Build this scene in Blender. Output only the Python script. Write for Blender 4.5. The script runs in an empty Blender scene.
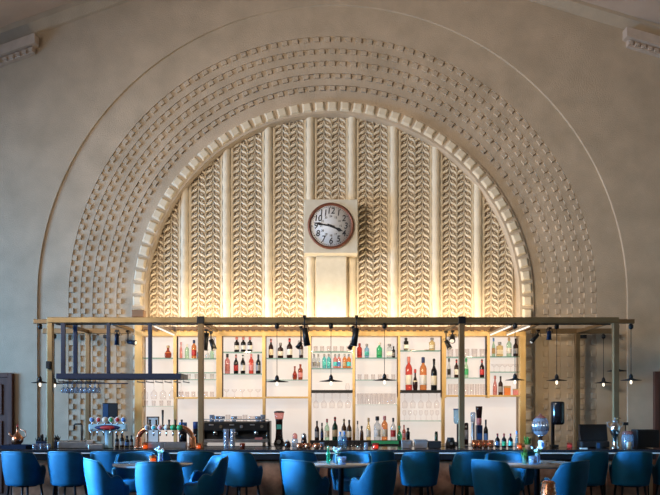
import bpy, bmesh, math, random
from mathutils import Vector, Matrix
random.seed(7)
C = bpy.context.scene.collection
PI = math.pi
R_ = math.radians
# ------------------------------------------------------------------ camera frame (metres; wall plane at Y=0, camera 13.5 m away)
D, F, HC, YH = 13.5, 750.0, 1.75, 404.0
def S(Y): return F/(D+Y)
def PX(px, Y): return (px-330.0)/S(Y)
def PZ(py, Y): return HC+(YH-py)/S(Y)

def lin(r, g, b):
    f = lambda c: (c/12.92 if c <= .04045 else ((c+.055)/1.055)**2.4)
    return (f(r/255), f(g/255), f(b/255), 1)

# ------------------------------------------------------------------ materials
def principled(name, col, rough=.5, metal=0, **kw):
    m = bpy.data.materials.new(name); m.use_nodes = True
    b = m.node_tree.nodes['Principled BSDF']
    b.inputs['Base Color'].default_value = col if len(col) == 4 else (*col, 1)
    b.inputs['Roughness'].default_value = rough; b.inputs['Metallic'].default_value = metal
    for k, v in kw.items(): b.inputs[k].default_value = v
    return m
def noisy(name, c1, c2, scale=4, rough=.6, metal=0, bump=0, bscale=40, detail=4, stretch=(1,1,1), **kw):
    m = principled(name, c1, rough, metal, **kw); nt = m.node_tree; n = nt.nodes; L = nt.links
    b = n['Principled BSDF']
    tc = n.new('ShaderNodeTexCoord'); mp = n.new('ShaderNodeMapping'); mp.inputs['Scale'].default_value = stretch
    L.new(tc.outputs['Object'], mp.inputs['Vector'])
    t = n.new('ShaderNodeTexNoise'); t.inputs['Scale'].default_value = scale; t.inputs['Detail'].default_value = detail
    L.new(mp.outputs['Vector'], t.inputs['Vector'])
    r = n.new('ShaderNodeValToRGB'); r.color_ramp.elements[0].position = .3; r.color_ramp.elements[1].position = .7
    r.color_ramp.elements[0].color = c1 if len(c1) == 4 else (*c1, 1); r.color_ramp.elements[1].color = c2 if len(c2) == 4 else (*c2, 1)
    L.new(t.outputs['Fac'], r.inputs['Fac']); L.new(r.outputs['Color'], b.inputs['Base Color'])
    if bump:
        t2 = n.new('ShaderNodeTexNoise'); t2.inputs['Scale'].default_value = bscale; t2.inputs['Detail'].default_value = 3
        L.new(mp.outputs['Vector'], t2.inputs['Vector'])
        bp = n.new('ShaderNodeBump'); bp.inputs['Strength'].default_value = bump; bp.inputs['Distance'].default_value = .02
        L.new(t2.outputs['Fac'], bp.inputs['Height']); L.new(bp.outputs['Normal'], b.inputs['Normal'])
    return m
def clear(name, tint, edge=None, gloss=.12, diff=None, dmix=0.0):
    """thin glass: tinted see-through with darker grazing edges, a reflection, optional body colour"""
    m = bpy.data.materials.new(name); m.use_nodes = True; nt = m.node_tree; n = nt.nodes; L = nt.links
    n.remove(n['Principled BSDF']); out = n['Material Output']
    lw = n.new('ShaderNodeLayerWeight'); lw.inputs['Blend'].default_value = .35
    mix = n.new('ShaderNodeMix'); mix.data_type = 'RGBA'
    L.new(lw.outputs['Facing'], mix.inputs['Factor'])
    mix.inputs['A'].default_value = (*tint, 1); e = edge or tuple(c*.45 for c in tint); mix.inputs['B'].default_value = (*e, 1)
    tr = n.new('ShaderNodeBsdfTransparent'); L.new(mix.outputs['Result'], tr.inputs['Color'])
    gl = n.new('ShaderNodeBsdfGlossy'); gl.inputs['Roughness'].default_value = .08
    m1 = n.new('ShaderNodeMixShader'); m1.inputs['Fac'].default_value = gloss
    L.new(tr.outputs[0], m1.inputs[1]); L.new(gl.outputs[0], m1.inputs[2]); last = m1
    if diff:
        df = n.new('ShaderNodeBsdfDiffuse'); df.inputs['Color'].default_value = (*diff, 1)
        m2 = n.new('ShaderNodeMixShader'); m2.inputs['Fac'].default_value = dmix
        L.new(m1.outputs[0], m2.inputs[1]); L.new(df.outputs[0], m2.inputs[2]); last = m2
    L.new(last.outputs[0], out.inputs['Surface'])
    return m
def emit(name, col, st):
    m = principled(name, (0,0,0), .6); b = m.node_tree.nodes['Principled BSDF']
    b.inputs['Emission Color'].default_value = (*col, 1); b.inputs['Emission Strength'].default_value = st
    return m

M = {}
M['plaster'] = noisy('plaster', (.48,.385,.28), (.62,.495,.365), 2.2, .88, bump=.4, bscale=55, detail=6)
M['carved'] = noisy('carved_plaster', (.70,.595,.44), (.80,.69,.52), 5, .85, bump=.15, bscale=60)
M['ceiling'] = noisy('ceiling_plaster', (.58,.44,.34), (.68,.52,.41), 1.5, .9, bump=.2, bscale=30)
M['stone'] = noisy('pale_stone', (.62,.56,.44), (.70,.64,.52), 8, .7)
M['corbel'] = noisy('corbel_plaster', (.52,.42,.34), (.62,.50,.41), 8, .85)
M['floor'] = noisy('floor_wood', (.06,.035,.022), (.11,.065,.04), 3, .35, stretch=(1,9,1))
M['door'] = noisy('door_wood', (.075,.024,.014), (.13,.045,.026), 3, .45, stretch=(9,9,.8))
M['brass'] = noisy('brass', (.24,.17,.085), (.35,.26,.135), 3, .42, .75)
M['bronze'] = noisy('bronze', (.22,.145,.075), (.31,.21,.11), 3, .45, .6)
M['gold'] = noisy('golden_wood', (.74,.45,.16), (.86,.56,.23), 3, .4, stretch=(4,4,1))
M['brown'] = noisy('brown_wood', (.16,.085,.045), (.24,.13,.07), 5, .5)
M['navy'] = principled('daylight_tinted_steel', (.004,.018,.060), .4, .1)  # black steel with the blue of daylight put into its base colour
M['black'] = principled('black_metal', (.012,.012,.014), .42, .2)
M['matte'] = principled('black_matte', (.010,.010,.012), .7)
M['steel'] = noisy('steel', (.50,.52,.56), (.62,.64,.68), 12, .28, .9)
M['chrome'] = principled('chrome', (.80,.84,.90), .14, 1)
M['copper'] = noisy('copper', (.72,.31,.17), (.86,.42,.26), 6, .26, .95)
M['rim'] = principled('clock_rim_copper', (.17,.06,.035), .4, .35)
M['clockface'] = principled('clock_face', (.74,.75,.77), .5)
M['ink'] = principled('ink', (.014,.014,.018), .5)
M['velvet'] = noisy('blue_velvet', (.0,.060,.125), (.0,.082,.165), 9, .62, bump=.12, bscale=220, **{'Specular IOR Level': .25, 'Sheen Weight': .3, 'Sheen Roughness': .35, 'Sheen Tint': (.02,.38,1,1)})
M['piping'] = principled('pale_teal_piping', (.06,.16,.20), .6)
M['legs'] = principled('dark_legs', (.015,.017,.024), .35, .5)
M['top'] = noisy('dark_stone', (.018,.022,.03), (.03,.036,.048), 14, .16)
M['ice'] = principled('pale_ice_blue', (.42,.72,.88), .25)  # even pale blue, lighter than the chrome parts
M['apron'] = noisy('black_apron', (.010,.011,.014), (.018,.018,.022), 9, .3)
M['front'] = noisy('brown_marble', (.10,.040,.022), (.50,.25,.15), 5.5, .28, detail=9)
M['table'] = noisy('table_top', (.20,.21,.23), (.27,.28,.30), 12, .08)
M['mirror'] = principled('lamp_white', (.85,.83,.8), .5)
M['lamp'] = emit('bulb_glow', (1,.86,.66), 2.6)
M['tube'] = emit('white_tube', (1,.90,.78), 1.25)
M['flame'] = emit('candle_glow', (1,.30,.06), 1.5)
M['flame2'] = emit('pink_candle_glow', (1,.16,.34), .6)
M['screen'] = emit('blue_screen', (.02,.16,.6), .22)
M['glass'] = clear('clear_glass', (.985,.975,.97), (.84,.80,.79), .035)
M['shelfglass'] = clear('shelf_glass', (.90,.97,.94), (.35,.55,.48), .10)
M['icy'] = clear('icy_glass', (.80,.88,.98), (.40,.5,.66), .22, (.6,.7,.85), .25)
M['panelglass'] = None
# luminous back panel of the bar (backlit stone)
m = principled('lit_panel', (.25,.22,.20), .6); nt = m.node_tree; n = nt.nodes; L = nt.links
tc = n.new('ShaderNodeTexCoord'); t = n.new('ShaderNodeTexNoise'); t.inputs['Scale'].default_value = 3.5; t.inputs['Detail'].default_value = 6
L.new(tc.outputs['Object'], t.inputs['Vector'])
r = n.new('ShaderNodeValToRGB'); r.color_ramp.elements[0].position = .3; r.color_ramp.elements[1].position = .72
r.color_ramp.elements[0].color = (1,.86,.77,1); r.color_ramp.elements[1].color = (1,.91,.84,1)
L.new(t.outputs['Fac'], r.inputs['Fac']); L.new(r.outputs['Color'], n['Principled BSDF'].inputs['Emission Color'])
n['Principled BSDF'].inputs['Emission Strength'].default_value = .70
M['panel'] = m
for k, c in dict(red=(.95,.16,.12), orange=(1,.42,.16), pink=(1,.46,.42), green=(.10,.72,.35), palegreen=(.68,.93,.72), amber=(.85,.42,.10),
                 gold=(1,.80,.42), clearb=(.88,.92,.95), blue=(.45,.75,1), rust=(.60,.14,.07), teal=(.25,.85,.88)).items():
    M['g_'+k] = clear('bottle_'+k, tuple(x**.55 for x in c), tuple(x**.55*.6 for x in c), .07, tuple(x*.7 for x in c), .2)
M['g_dark'] = principled('bottle_dark', (.030,.012,.012), .12)
M['g_black'] = principled('bottle_black', (.010,.010,.013), .12)
M['g_brown'] = principled('bottle_brown', (.085,.030,.010), .15)
M['g_dgreen'] = principled('bottle_dark_green', (.012,.045,.022), .12)
for k, c in dict(white=(.86,.83,.80), cream=(.84,.72,.55), pink=(.72,.26,.26), red=(.55,.04,.04), black=(.015,.015,.02), teal=(.10,.62,.66),
                 blue=(.10,.25,.62), navy=(.02,.04,.15), green=(.05,.42,.17), grey=(.30,.30,.33), tan=(.55,.38,.2), orange=(.85,.25,.06)).items():
    M['l_'+k] = principled('print_'+k, c, .55)
M['plant'] = noisy('leaf_green', (.05,.16,.02), (.14,.30,.05), 30, .5)
M['petal'] = principled('petal', (.75,.8,.9), .6)
M['greybox'] = noisy('grey_box', (.20,.17,.17), (.27,.24,.24), 10, .5)

# ------------------------------------------------------------------ mesh helpers
class MB:
    def __init__(s): s.v, s.f, s.sm = [], [], []
    def add(s, vs, fs, smooth=False):
        b = len(s.v); s.v += [tuple(v) for v in vs]; s.f += [tuple(b+i for i in f) for f in fs]; s.sm += [smooth]*len(fs); return s
    def box(s, x0, x1, y0, y1, z0, z1):
        vs = [(x,y,z) for x in (x0,x1) for y in (y0,y1) for z in (z0,z1)]
        return s.add(vs, [(0,1,3,2),(4,6,7,5),(0,4,5,1),(2,3,7,6),(0,2,6,4),(1,5,7,3)])
    def cb(s, c, d): return s.box(c[0]-d[0]/2, c[0]+d[0]/2, c[1]-d[1]/2, c[1]+d[1]/2, c[2]-d[2]/2, c[2]+d[2]/2)
    def cyl(s, p, q, r0, r1=None, n=12, cap=True):
        r1 = r0 if r1 is None else r1; p, q = Vector(p), Vector(q); d = (q-p).normalized()
        a = Vector((0,0,1)) if abs(d.z) < .9 else Vector((1,0,0)); u = d.cross(a).normalized(); w = d.cross(u)
        vs = [p+(u*math.cos(2*PI*i/n)+w*math.sin(2*PI*i/n))*r0 for i in range(n)]+[q+(u*math.cos(2*PI*i/n)+w*math.sin(2*PI*i/n))*r1 for i in range(n)]
        s.add(vs, [(i,i+n,(i+1)%n+n,(i+1)%n) for i in range(n)], True)
        if cap: s.add(vs, [tuple(range(n)), tuple(range(2*n-1, n-1, -1))])
        return s
    def lathe(s, prof, c=(0,0,0), n=16, axis='z', sx=1, sy=1):
        vs = []
        for r, h in prof:
            for i in range(n):
                a = 2*PI*i/n; x, y, z = r*math.cos(a)*sx, r*math.sin(a)*sy, h
                if axis == 'y': x, y, z = x, h, y
                vs.append((c[0]+x, c[1]+y, c[2]+z))
        k = len(prof); fs = []
        for j in range(k-1):
            for i in range(n):
                q = (j*n+i, j*n+(i+1)%n, (j+1)*n+(i+1)%n, (j+1)*n+i)
                fs.append(q if axis == 'z' else q[::-1])
        s.add(vs, fs, True)
        if prof[0][0] > 1e-4: s.add(vs[:n], [tuple(range(n))[::-1]])
        if prof[-1][0] > 1e-4: s.add(vs[-n:], [tuple(range(n))])
        return s
    def tube(s, pts, r, n=8, closed=False):
        pts = [Vector(p) for p in pts]; k = len(pts); vs = []; prev = None
        for i, p in enumerate(pts):
            a = pts[i-1] if (i or closed) else p; b = pts[(i+1)%k] if (i < k-1 or closed) else p
            d = (b-a).normalized()
            if prev is None:
                h = Vector((0,0,1)) if abs(d.z) < .9 else Vector((1,0,0)); u = d.cross(h).normalized()
            else: u = (prev-d*prev.dot(d)).normalized()
            prev = u; w = d.cross(u)
            rr = r[i] if isinstance(r, (list, tuple)) else r
            vs += [p+(u*math.cos(2*PI*j/n)+w*math.sin(2*PI*j/n))*rr for j in range(n)]
        m_ = k if closed else k-1
        fs = [(i*n+j, i*n+(j+1)%n, ((i+1)%k)*n+(j+1)%n, ((i+1)%k)*n+j) for i in range(m_) for j in range(n)]
        s.add(vs, fs, True)
        if not closed: s.add(vs, [tuple(range(n))[::-1], tuple(range((k-1)*n, k*n))])
        return s
    def ball(s, c, r, n=12, sz=1):
        prof = [(max(r*math.sin(PI*i/8), 1e-5), -r*sz*math.cos(PI*i/8)) for i in range(9)]
        return s.lathe(prof, c, n)
    def rot(s, rz, about=(0,0,0)):
        m_ = Matrix.Translation(about) @ Matrix.Rotation(rz, 4, 'Z') @ Matrix.Translation([-a for a in about])
        s.v = [tuple(m_ @ Vector(v)) for v in s.v]; return s
    def build(s, name, mat, parent=None, bevel=0, sub=0, loc=None):
        me = bpy.data.meshes.new(name); me.from_pydata(s.v, [], s.f)
        for p, q in zip(me.polygons, s.sm): p.use_smooth = q
        bm = bmesh.new(); bm.from_mesh(me)
        bmesh.ops.remove_doubles(bm, verts=bm.verts, dist=1e-5)
        bmesh.ops.recalc_face_normals(bm, faces=bm.faces); bm.to_mesh(me); bm.free()
        if isinstance(mat, str): mat = M[mat]
        me.materials.append(mat)
        o = bpy.data.objects.new(name, me); C.objects.link(o)
        if parent: o.parent = parent
        if loc: o.location = loc
        if bevel:
            b = o.modifiers.new('bevel', 'BEVEL'); b.width = bevel; b.segments = 2; b.limit_method = 'ANGLE'
        if sub:
            b = o.modifiers.new('sub', 'SUBSURF'); b.levels = sub; b.render_levels = sub
        return o

LABELS = {}
def tag(o, label, cat, group=None, kind=None):
    o['label'] = label; o['category'] = cat
    if group: o['group'] = group
    if kind: o['kind'] = kind
    else:
        n_ = len(label.split())
        if n_ < 4 or n_ > 16: print('LABEL LENGTH', n_, label)
        if label in LABELS: print('DUP LABEL', label)
        LABELS[label] = 1
    return o
def thing(name, label, cat, loc=(0,0,0), rz=0, group=None):
    o = bpy.data.objects.new(name, None); C.objects.link(o); o.location = loc; o.rotation_euler = (0,0,rz); o.empty_display_size = .1
    return tag(o, label, cat, group)
def dup(root, loc, rz, label, group=None):
    r = root.copy(); C.objects.link(r); r.location = loc; r.rotation_euler = (0,0,rz)
    r['label'] = label
    if group: r['group'] = group
    if label in LABELS: print('DUP LABEL', label)
    LABELS[label] = 1
    for ch in list(root.children):
        c = ch.copy(); C.objects.link(c); c.parent = r
        for g in ch.children:
            d = g.copy(); C.objects.link(d); d.parent = c
    return r
ORD = 'first second third fourth fifth sixth seventh eighth ninth tenth eleventh twelfth thirteenth fourteenth fifteenth sixteenth'.split()
NUM = 'zero one two three four five six seven eight nine ten eleven twelve thirteen fourteen fifteen sixteen'.split()
def ordinal(i, n):
    if n > 1 and i == 0: return 'leftmost'
    if n > 1 and i == n-1: return 'rightmost'
    if n == 3: return 'middle'
    return ORD[i]+' from left'
def smooth(a, b, x):
    t = max(0, min(1, (x-a)/(b-a))); return t*t*(3-2*t)

# ================================================================== THE SETTING
W = 55.56                      # pixels per metre on the wall plane
X0, ZC = .045, PZ(300, 0)      # arch centre
ARC = 112
STEP = .028
def arch_path(R, y):
    """left jamb bottom -> spring -> arc -> right jamb bottom, around the arch centre"""
    pts = [(X0-R, y, 0), (X0-R, y, ZC*.5)]
    for i in range(ARC+1):
        a = PI-PI*i/ARC
        pts.append((X0+R*math.cos(a), y, ZC+R*math.sin(a)))
    return pts+[(X0+R, y, ZC*.5), (X0+R, y, 0)]
RK = [r*(1+(.035+STEP*i)/D)/W for i, r in enumerate((264, 252, 240, 228, 216))]
prof = [(295.5/W, 0), (294.9/W, .035)]; dep = .035
for R in RK:
    prof += [(R, dep), (R-.003, dep+STEP)]; dep += STEP
W2 = W*D/(D+dep)
prof += [(201.5/W2, dep), (200.5/W2, dep-.05), (187/W2, dep-.05), (186/W2, dep+.0), (185/W2, dep+.12)]
YT = dep+.12                    # tympanum depth
RT = 185/W2
wb = MB()
paths = [arch_path(R, y) for R, y in prof]; K = len(paths[0])
for a, b in zip(paths, paths[1:]):
    wb.add(a+b, [(i, i+1, K+i+1, K+i) for i in range(K-1)])
# flat wall outside the arch, out to a big rectangle
XO, ZO = 9.5, 11.2
outer = []
for x, y, z in paths[0]:
    dx, dz = x-X0, z-ZC
    if z <= ZC+1e-6: outer.append((math.copysign(XO, dx), 0, z)); continue
    t = min(XO/abs(dx) if abs(dx) > 1e-6 else 1e9, (ZO-ZC)/dz if dz > 1e-6 else 1e9)
    outer.append((X0+dx*t if abs(dx*t) < XO-1e-6 else math.copysign(XO, dx), 0, ZC+dz*t))
wb.add(paths[0]+outer, [(i, K+i, K+i+1, i+1) for i in range(K-1)])
# tympanum field
last = paths[-1]; wb.add(last, [tuple(range(K))])
tag(wb.build('wall_back', 'plaster'), 'tall plaster wall with a great stepped arch', 'wall', kind='structure')

def stations(R, sp):
    """evenly spaced places along an arch of radius R: (x, z, tangent, outward)"""
    out = []; n = int(round(PI*R/sp)); k = int((ZC-.9)/sp)
    for j in range(k, 0, -1): out.append((X0-R, ZC-j*sp, (0,1), (-1,0)))
    for i in range(n+1):
        a = PI-PI*i/n; out.append((X0+R*math.cos(a), ZC+R*math.sin(a), (math.sin(a), -math.cos(a)), (math.cos(a), math.sin(a))))
    for j in range(1, k+1): out.append((X0+R, ZC-j*sp, (0,-1), (1,0)))
    return out
def pad(mb, st, tw, rw, y0, y1, k=.75, ridge=False):
    x, z, t, o = st
    def P(a, b, y): return (x+t[0]*a+o[0]*b, y, z+t[1]*a+o[1]*b)
    vs = [P(a*tw/2, b*rw/2, y0) for a, b in ((-1,-1),(1,-1),(1,1),(-1,1))]+[P(a*tw/2*k, b*rw/2*k, y1) for a, b in ((-1,-1),(1,-1),(1,1),(-1,1))]
    mb.add(vs, [(4,5,6,7),(0,1,5,4),(1,2,6,5),(2,3,7,6),(3,0,4,7)])
for i, R in enumerate(RK):
    mb = MB(); y0 = .035+STEP*(i+1)
    for st in stations(R-.049, .192): pad(mb, st, .098, .082, y0, y0-.036, .9)
    tag(mb.build('trim_%d' % (i+1), 'plaster'), 'ring of small square dentils around the arch', 'trim', kind='structure')
mb = MB()
for st in stations(194/W2, .232): pad(mb, st, .185, .175, dep-.05, dep-.105, .70)
tag(mb.build('trim_6', 'carved', bevel=.012), 'inner arch moulding of rounded leaf blocks', 'trim', kind='structure')

# pilaster strips and carved leaf panels of the tympanum
ZT0 = 2.9
SPC = 41.75/W*(D+YT)/D; XS = X0-.02
mbp = MB(); xs = [XS+SPC*(k+.5) for k in range(-5, 5)]
def ztop(x): 
    v = RT*RT-(x-X0)**2
    return ZC+math.sqrt(v) if v > 0 else ZC
for x in xs:
    if abs(x-X0) > RT-.2: continue
    z1 = max(ztop(x-.09), ztop(x+.09))+.03
    NN = 10; rows = int((z1-ZT0)/.06)
    vs = []
    for j in range(rows+1):
        z = ZT0+(z1-ZT0)*j/rows; w_ = 1+.06*math.sin(j*1.6)
        for i in range(NN+1):
            a = PI*i/NN; vs.append((x-.078*math.cos(a)*w_, YT-.105*math.sin(a)**.8*w_, z))
    mbp.add(vs, [(j*(NN+1)+i, j*(NN+1)+i+1, (j+1)*(NN+1)+i+1, (j+1)*(NN+1)+i) for j in range(rows) for i in range(NN)], True)
    for sx in (-1, 1): mbp.box(x+sx*.094-.014, x+sx*.094+.014, YT-.045, YT+.01, ZT0, min(z1, ztop(x+sx*.1)+.03))
tag(mbp.build('trim_7', 'carved'), 'row of half-round pilaster strips inside the arch', 'trim', kind='structure')
mbl = MB()
def leaf(x, z, sg, w, h):
    # curled leaf: an S-bent raised pad with upright sides, and a small bud beside it
    def pad_(cl, d0, d1):
        top, bot, mid = [], [], []
        for a, b, t in cl:
            px_, pz_ = x+sg*a*w, z+b*h
            top.append((px_-sg*t*w*.34, pz_+t*h)); bot.append((px_+sg*t*w*.34, pz_-t*h)); mid.append((px_, pz_))
        n_ = len(cl)
        vs = [(p, YT+.004, q) for p, q in top]+[(p, YT-d0, q) for p, q in top]+[(p, YT-d1, q) for p, q in mid]+[(p, YT-d0, q) for p, q in bot]+[(p, YT+.004, q) for p, q in bot]
        mbl.add(vs, [(k*n_+i, k*n_+i+1, (k+1)*n_+i+1, (k+1)*n_+i) for k in range(4) for i in range(n_-1)])
    pad_([(-.50,-.60,.05),(-.44,-.25,.15),(-.18,-.02,.19),(.10,.06,.19),(.36,.24,.15),(.48,.62,.05)], .045, .06)
    pad_([(-.12,.34,.04),(.02,.42,.12),(.16,.56,.04)], .04, .05)
bounds = [X0-RT]+[x for x in xs if abs(x-X0) < RT-.2]+[X0+RT]
pairs = [(a, b) for a, b in zip(bounds, bounds[1:])]
for a, b in pairs:
    inner_a = a+(.115 if a > X0-RT+1e-6 else .0); inner_b = b-(.115 if b < X0+RT-1e-6 else .0)
    cw = .131; nc = 4; 
    if inner_b-inner_a < .45: nc = max(2, int((inner_b-inner_a)/cw))
    if a == bounds[0] or b == bounds[-1]:
        cols = []
        c_ = (inner_b-cw/2) if a == bounds[0] else (inner_a+cw/2); sgn = -1 if a == bounds[0] else 1
        while abs(c_-X0) < RT-.05: cols.append(c_); c_ += sgn*cw
        cols.sort()
    else:
        cw = (inner_b-inner_a)/4; cols = [inner_a+cw*(i+.5) for i in range(4)]
    for i, c_ in enumerate(cols):
        z = ZT0+.05; zt = max(ztop(c_-cw/2), ztop(c_+cw/2))+.08; sg = 1 if i % 2 == 0 else -1
        while z < zt-.05:
            leaf(c_, z, sg, cw*.84, .118); z += .118
        mbl.box(c_-cw/2-.007, c_-cw/2+.007, YT-.038, YT+.01, ZT0, ztop(c_-cw/2)+.02)
        if i == len(cols)-1: mbl.box(c_+cw/2-.007, c_+cw/2+.007, YT-.038, YT+.01, ZT0, ztop(c_+cw/2)+.02)
tag(mbl.build('trim_8', 'carved'), 'carved vertical leaf pattern panels filling the arch', 'trim', kind='structure')
# plain slab under the clock
mb = MB().box(PX(316.3,.15), PX(346.3,.15), .12, YT+.02, 2.6, PZ(252,.15))
tag(mb.build('trim_9', 'stone', bevel=.008), 'plain flat stone slab running down below the clock', 'trim', kind='structure')

# sloping ceiling, its raking mouldings and corbels
def zc_left(x): return PZ(35.0, 0)+(x-PX(0,0))*.362
def zc_right(x): return PZ(30.0, 0)-(x-PX(660,0))*.30
xr = (PZ(35,0)-PX(0,0)*.362-PZ(30,0)-PX(660,0)*.30)/(-.30-.362)
for nm, x0, x1, fz, lab in (('ceiling_left', -9.5, xr, zc_left, 'left slope of the plaster ceiling'), ('ceiling_right', xr, 9.5, zc_right, 'right slope of the plaster ceiling')):
    vs = [(x, y, fz(x)+h) for x in (x0, x1) for y in (-17, .1) for h in (.0, .2)]
    mb = MB().add(vs, [(0,1,3,2),(4,6,7,5),(0,4,5,1),(2,3,7,6),(0,2,6,4),(1,5,7,3)])
    tag(mb.build(nm, 'ceiling'), lab, 'ceiling', kind='structure')
def rake(nm, x0, x1, fz, prof_, mat, lab, kind='structure'):
    vs = []
    for x in (x0, x1):
        for y, dz in prof_: vs.append((x, y, fz(x)+dz))
    k = len(prof_)
    mb = MB().add(vs, [(i, (i+1)%k, k+(i+1)%k, k+i) for i in range(k)]+[tuple(range(k)), tuple(range(k, 2*k))])
    return mb
mb = rake('', -9.5, xr, zc_left, [(.02,.05),(-.20,.05),(-.20,-.10),(-.17,-.12),(-.05,-.22),(.02,-.24)], 'plaster', '')
tag(mb.build('trim_10', 'plaster'), 'raking moulding under the left ceiling slope', 'trim', kind='structure')
mb = rake('', xr, 9.5, zc_right, [(.02,.05),(-.16,.05),(-.16,-.06),(-.13,-.08),(-.04,-.17),(.02,-.19)], 'plaster', '')
tag(mb.build('trim_11', 'plaster'), 'raking moulding under the right ceiling slope', 'trim', kind='structure')
def corbel(nm, xa, xb, fz, sgn, lab, drop):
    mb = rake('', xa, xb, fz, [(.02,.0),(-.20,.0),(-.20,-.17),(.02,-.17)], '', '')
    mb.v = [(x, y, z-drop) for x, y, z in mb.v]
    n_ = 10; a0 = xa if sgn > 0 else xb
    for i in range(n_):
        x = a0+sgn*(.10+i*.115); zz = fz(x)-drop-.225
        mb.cb((x, -.075, zz), (.07, .13, .06))
    mb2 = rake('', min(a0+sgn*.06, a0+sgn*1.3), max(a0+sgn*.06, a0+sgn*1.3), fz, [(.02,-.165),(-.10,-.165),(-.10,-.275),(.02,-.275)], '', '')
    mb2.v = [(x, y, z-drop) for x, y, z in mb2.v]
    mb.add(mb2.v, mb2.f)
    tag(mb.build(nm, 'corbel'), lab, 'trim', kind='structure')
corbel('trim_12', -8.5, PX(34.5,-.2), zc_left, -1, 'corbel with dentils below the left moulding', .31)
corbel('trim_13', PX(627,-.2), 8.5, zc_right, 1, 'pale corbel with dentils below the right moulding', .235)

tag(MB().box(-9.5, 9.5, -17, .1, -.12, 0).build('floor', 'floor'), 'dark wood floor', 'floor', kind='structure')
tag(MB().box(9.4, 9.6, -17, .1, 0, 8.2).build('wall_right', 'plaster'), 'plaster side wall beyond the right edge', 'wall', kind='structure')  # unseen side wall, added to keep ambient light off from the right
def door(nm, x0, x1, z1, lab):
    r = MB().box(x0, x1, -.05, .02, 0, z1).build(nm, 'door'); tag(r, lab, 'door', kind='structure')
    mb = MB().box(x0-.08, x0, -.08, .02, 0, z1+.08).box(x1, x1+.08, -.08, .02, 0, z1+.08).box(x0, x1, -.08, .02, z1, z1+.08)
    mb.build('door_frame', 'door', r, bevel=.01)
    w_ = x1-x0
    for j, (za, zb) in enumerate(((.15,.75),(.85,1.45),(1.55,z1-.12))):
        MB().box(x0+.1, x0+w_/2-.04, -.075, -.045, za, zb).box(x0+w_/2+.04, x1-.1, -.075, -.045, za, zb).build('door_panel', 'door', r, bevel=.015)
    MB().cyl((x0+.08,-.05,1.02),(x0+.08,-.12,1.02),.012).cyl((x0+.08,-.115,1.02),(x0+.2,-.115,1.02),.011).build('door_handle', 'brass', r)
door('door_1', PX(14,0)-1.1, PX(14,0)-.08, PZ(377.5,0), 'dark red-brown wooden door in the left of the wall')
door('door_2', PX(653,0)+.08, PX(653,0)+1.1, PZ(376,0), 'dark wooden door in the right of the wall')

# ================================================================== CLOCK
XK, YK, ZK = PX(330.8,-.08), -.10, PZ(226.5,-.08)
hw = 27/S(-.1)
ck = thing('wall_clock', 'square stone wall clock with copper rim and black numerals, inside the arch', 'clock', (XK, YK, ZK-hw))
MB().box(-hw, hw, 0, YT-YK, 0, 2*hw).build('housing', 'stone', ck, bevel=.012)
zz = hw
MB().lathe([(.405,-.002),(.415,-.03),(.40,-.05),(.375,-.05),(.365,-.03),(.362,-.004)], (0,0,zz), 64, 'y').build('rim', 'rim', ck)
MB().lathe([(1e-4,-.018),(.366,-.018),(.366,.0)], (0,0,zz), 64, 'y').build('dial', 'clockface', ck)
mb = MB()
for i in range(60):
    a = 2*PI*i/60; L_ = .018 if i % 5 else .03
    c, s_ = math.sin(a), math.cos(a); t0, t1, hw_ = .352-L_, .352, (.004 if i % 5 else .007)
    vs = [(c*t+s_*hw_*q, y, zz+s_*t-c*hw_*q) for y in (-.0185, -.021) for t, q in ((t0,-1),(t0,1),(t1,1),(t1,-1))]
    mb.add(vs, [(0,1,2,3),(4,5,6,7),(0,1,5,4),(1,2,6,5),(2,3,7,6),(3,0,4,7)])
mb.build('minute_marks', 'ink', ck)
def text_mesh(name, txt, size, mat, parent, loc, sx=1, shear=0, depth=.0015):
    cu = bpy.data.curves.new('t', 'FONT'); cu.body = txt; cu.size = size; cu.align_x = 'CENTER'; cu.align_y = 'CENTER'; cu.extrude = depth; cu.shear = shear
    cu.offset = size*.012
    to = bpy.data.objects.new('t', cu); C.objects.link(to); bpy.context.view_layer.update()
    me = bpy.data.meshes.new_from_object(to.evaluated_get(bpy.context.evaluated_depsgraph_get()))
    bpy.data.objects.remove(to)
    me.transform(Matrix.Rotation(PI/2, 4, 'X') @ Matrix.Diagonal((sx,1,1,1))); me.materials.clear(); me.materials.append(M[mat])
    o = bpy.data.objects.new(name, me); C.objects.link(o); o.parent = parent; o.location = loc
    return o
for h in range(1, 13):
    a = 2*PI*h/12
    text_mesh('numeral', str(h), .155, 'ink', ck, (.268*math.sin(a), -.0205, zz+.268*math.cos(a)), .92, .12)
    text_mesh('small_numeral', str(h+12), .052, 'ink', ck, (.172*math.sin(a), -.0205, zz+.172*math.cos(a)), .95)
def hand(ang, L_, tail, w_, y, name):
    c, s_ = math.sin(ang), math.cos(ang)
    prof_ = [(-tail,w_*.8),(0,w_),(L_*.45,w_*.7),(L_*.66,w_*1.5),(L_*.86,w_*.6),(L_,w_*.1)]
    A = [(c*t+s_*q, y, zz+s_*t-c*q) for t, q in prof_]+[(c*t-s_*q, y, zz+s_*t+c*q) for t, q in prof_[::-1]]
    B = [(x, y-.006, z) for x, _, z in A]; k = len(A)
    MB().add(A+B, [tuple(range(k)), tuple(range(k, 2*k))]+[(i, (i+1)%k, k+(i+1)%k, k+i) for i in range(k)]).build(name, 'ink', ck)
hand(2*PI*46.7/60, .315, .07, .017, -.030, 'minute_hand')
hand(2*PI*3.79/12, .235, .07, .021, -.023, 'hour_hand')
MB().lathe([(.022,-.02),(.022,-.04),(1e-4,-.043)], (0,0,zz), 16, 'y').build('hub', 'ink', ck)

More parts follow.
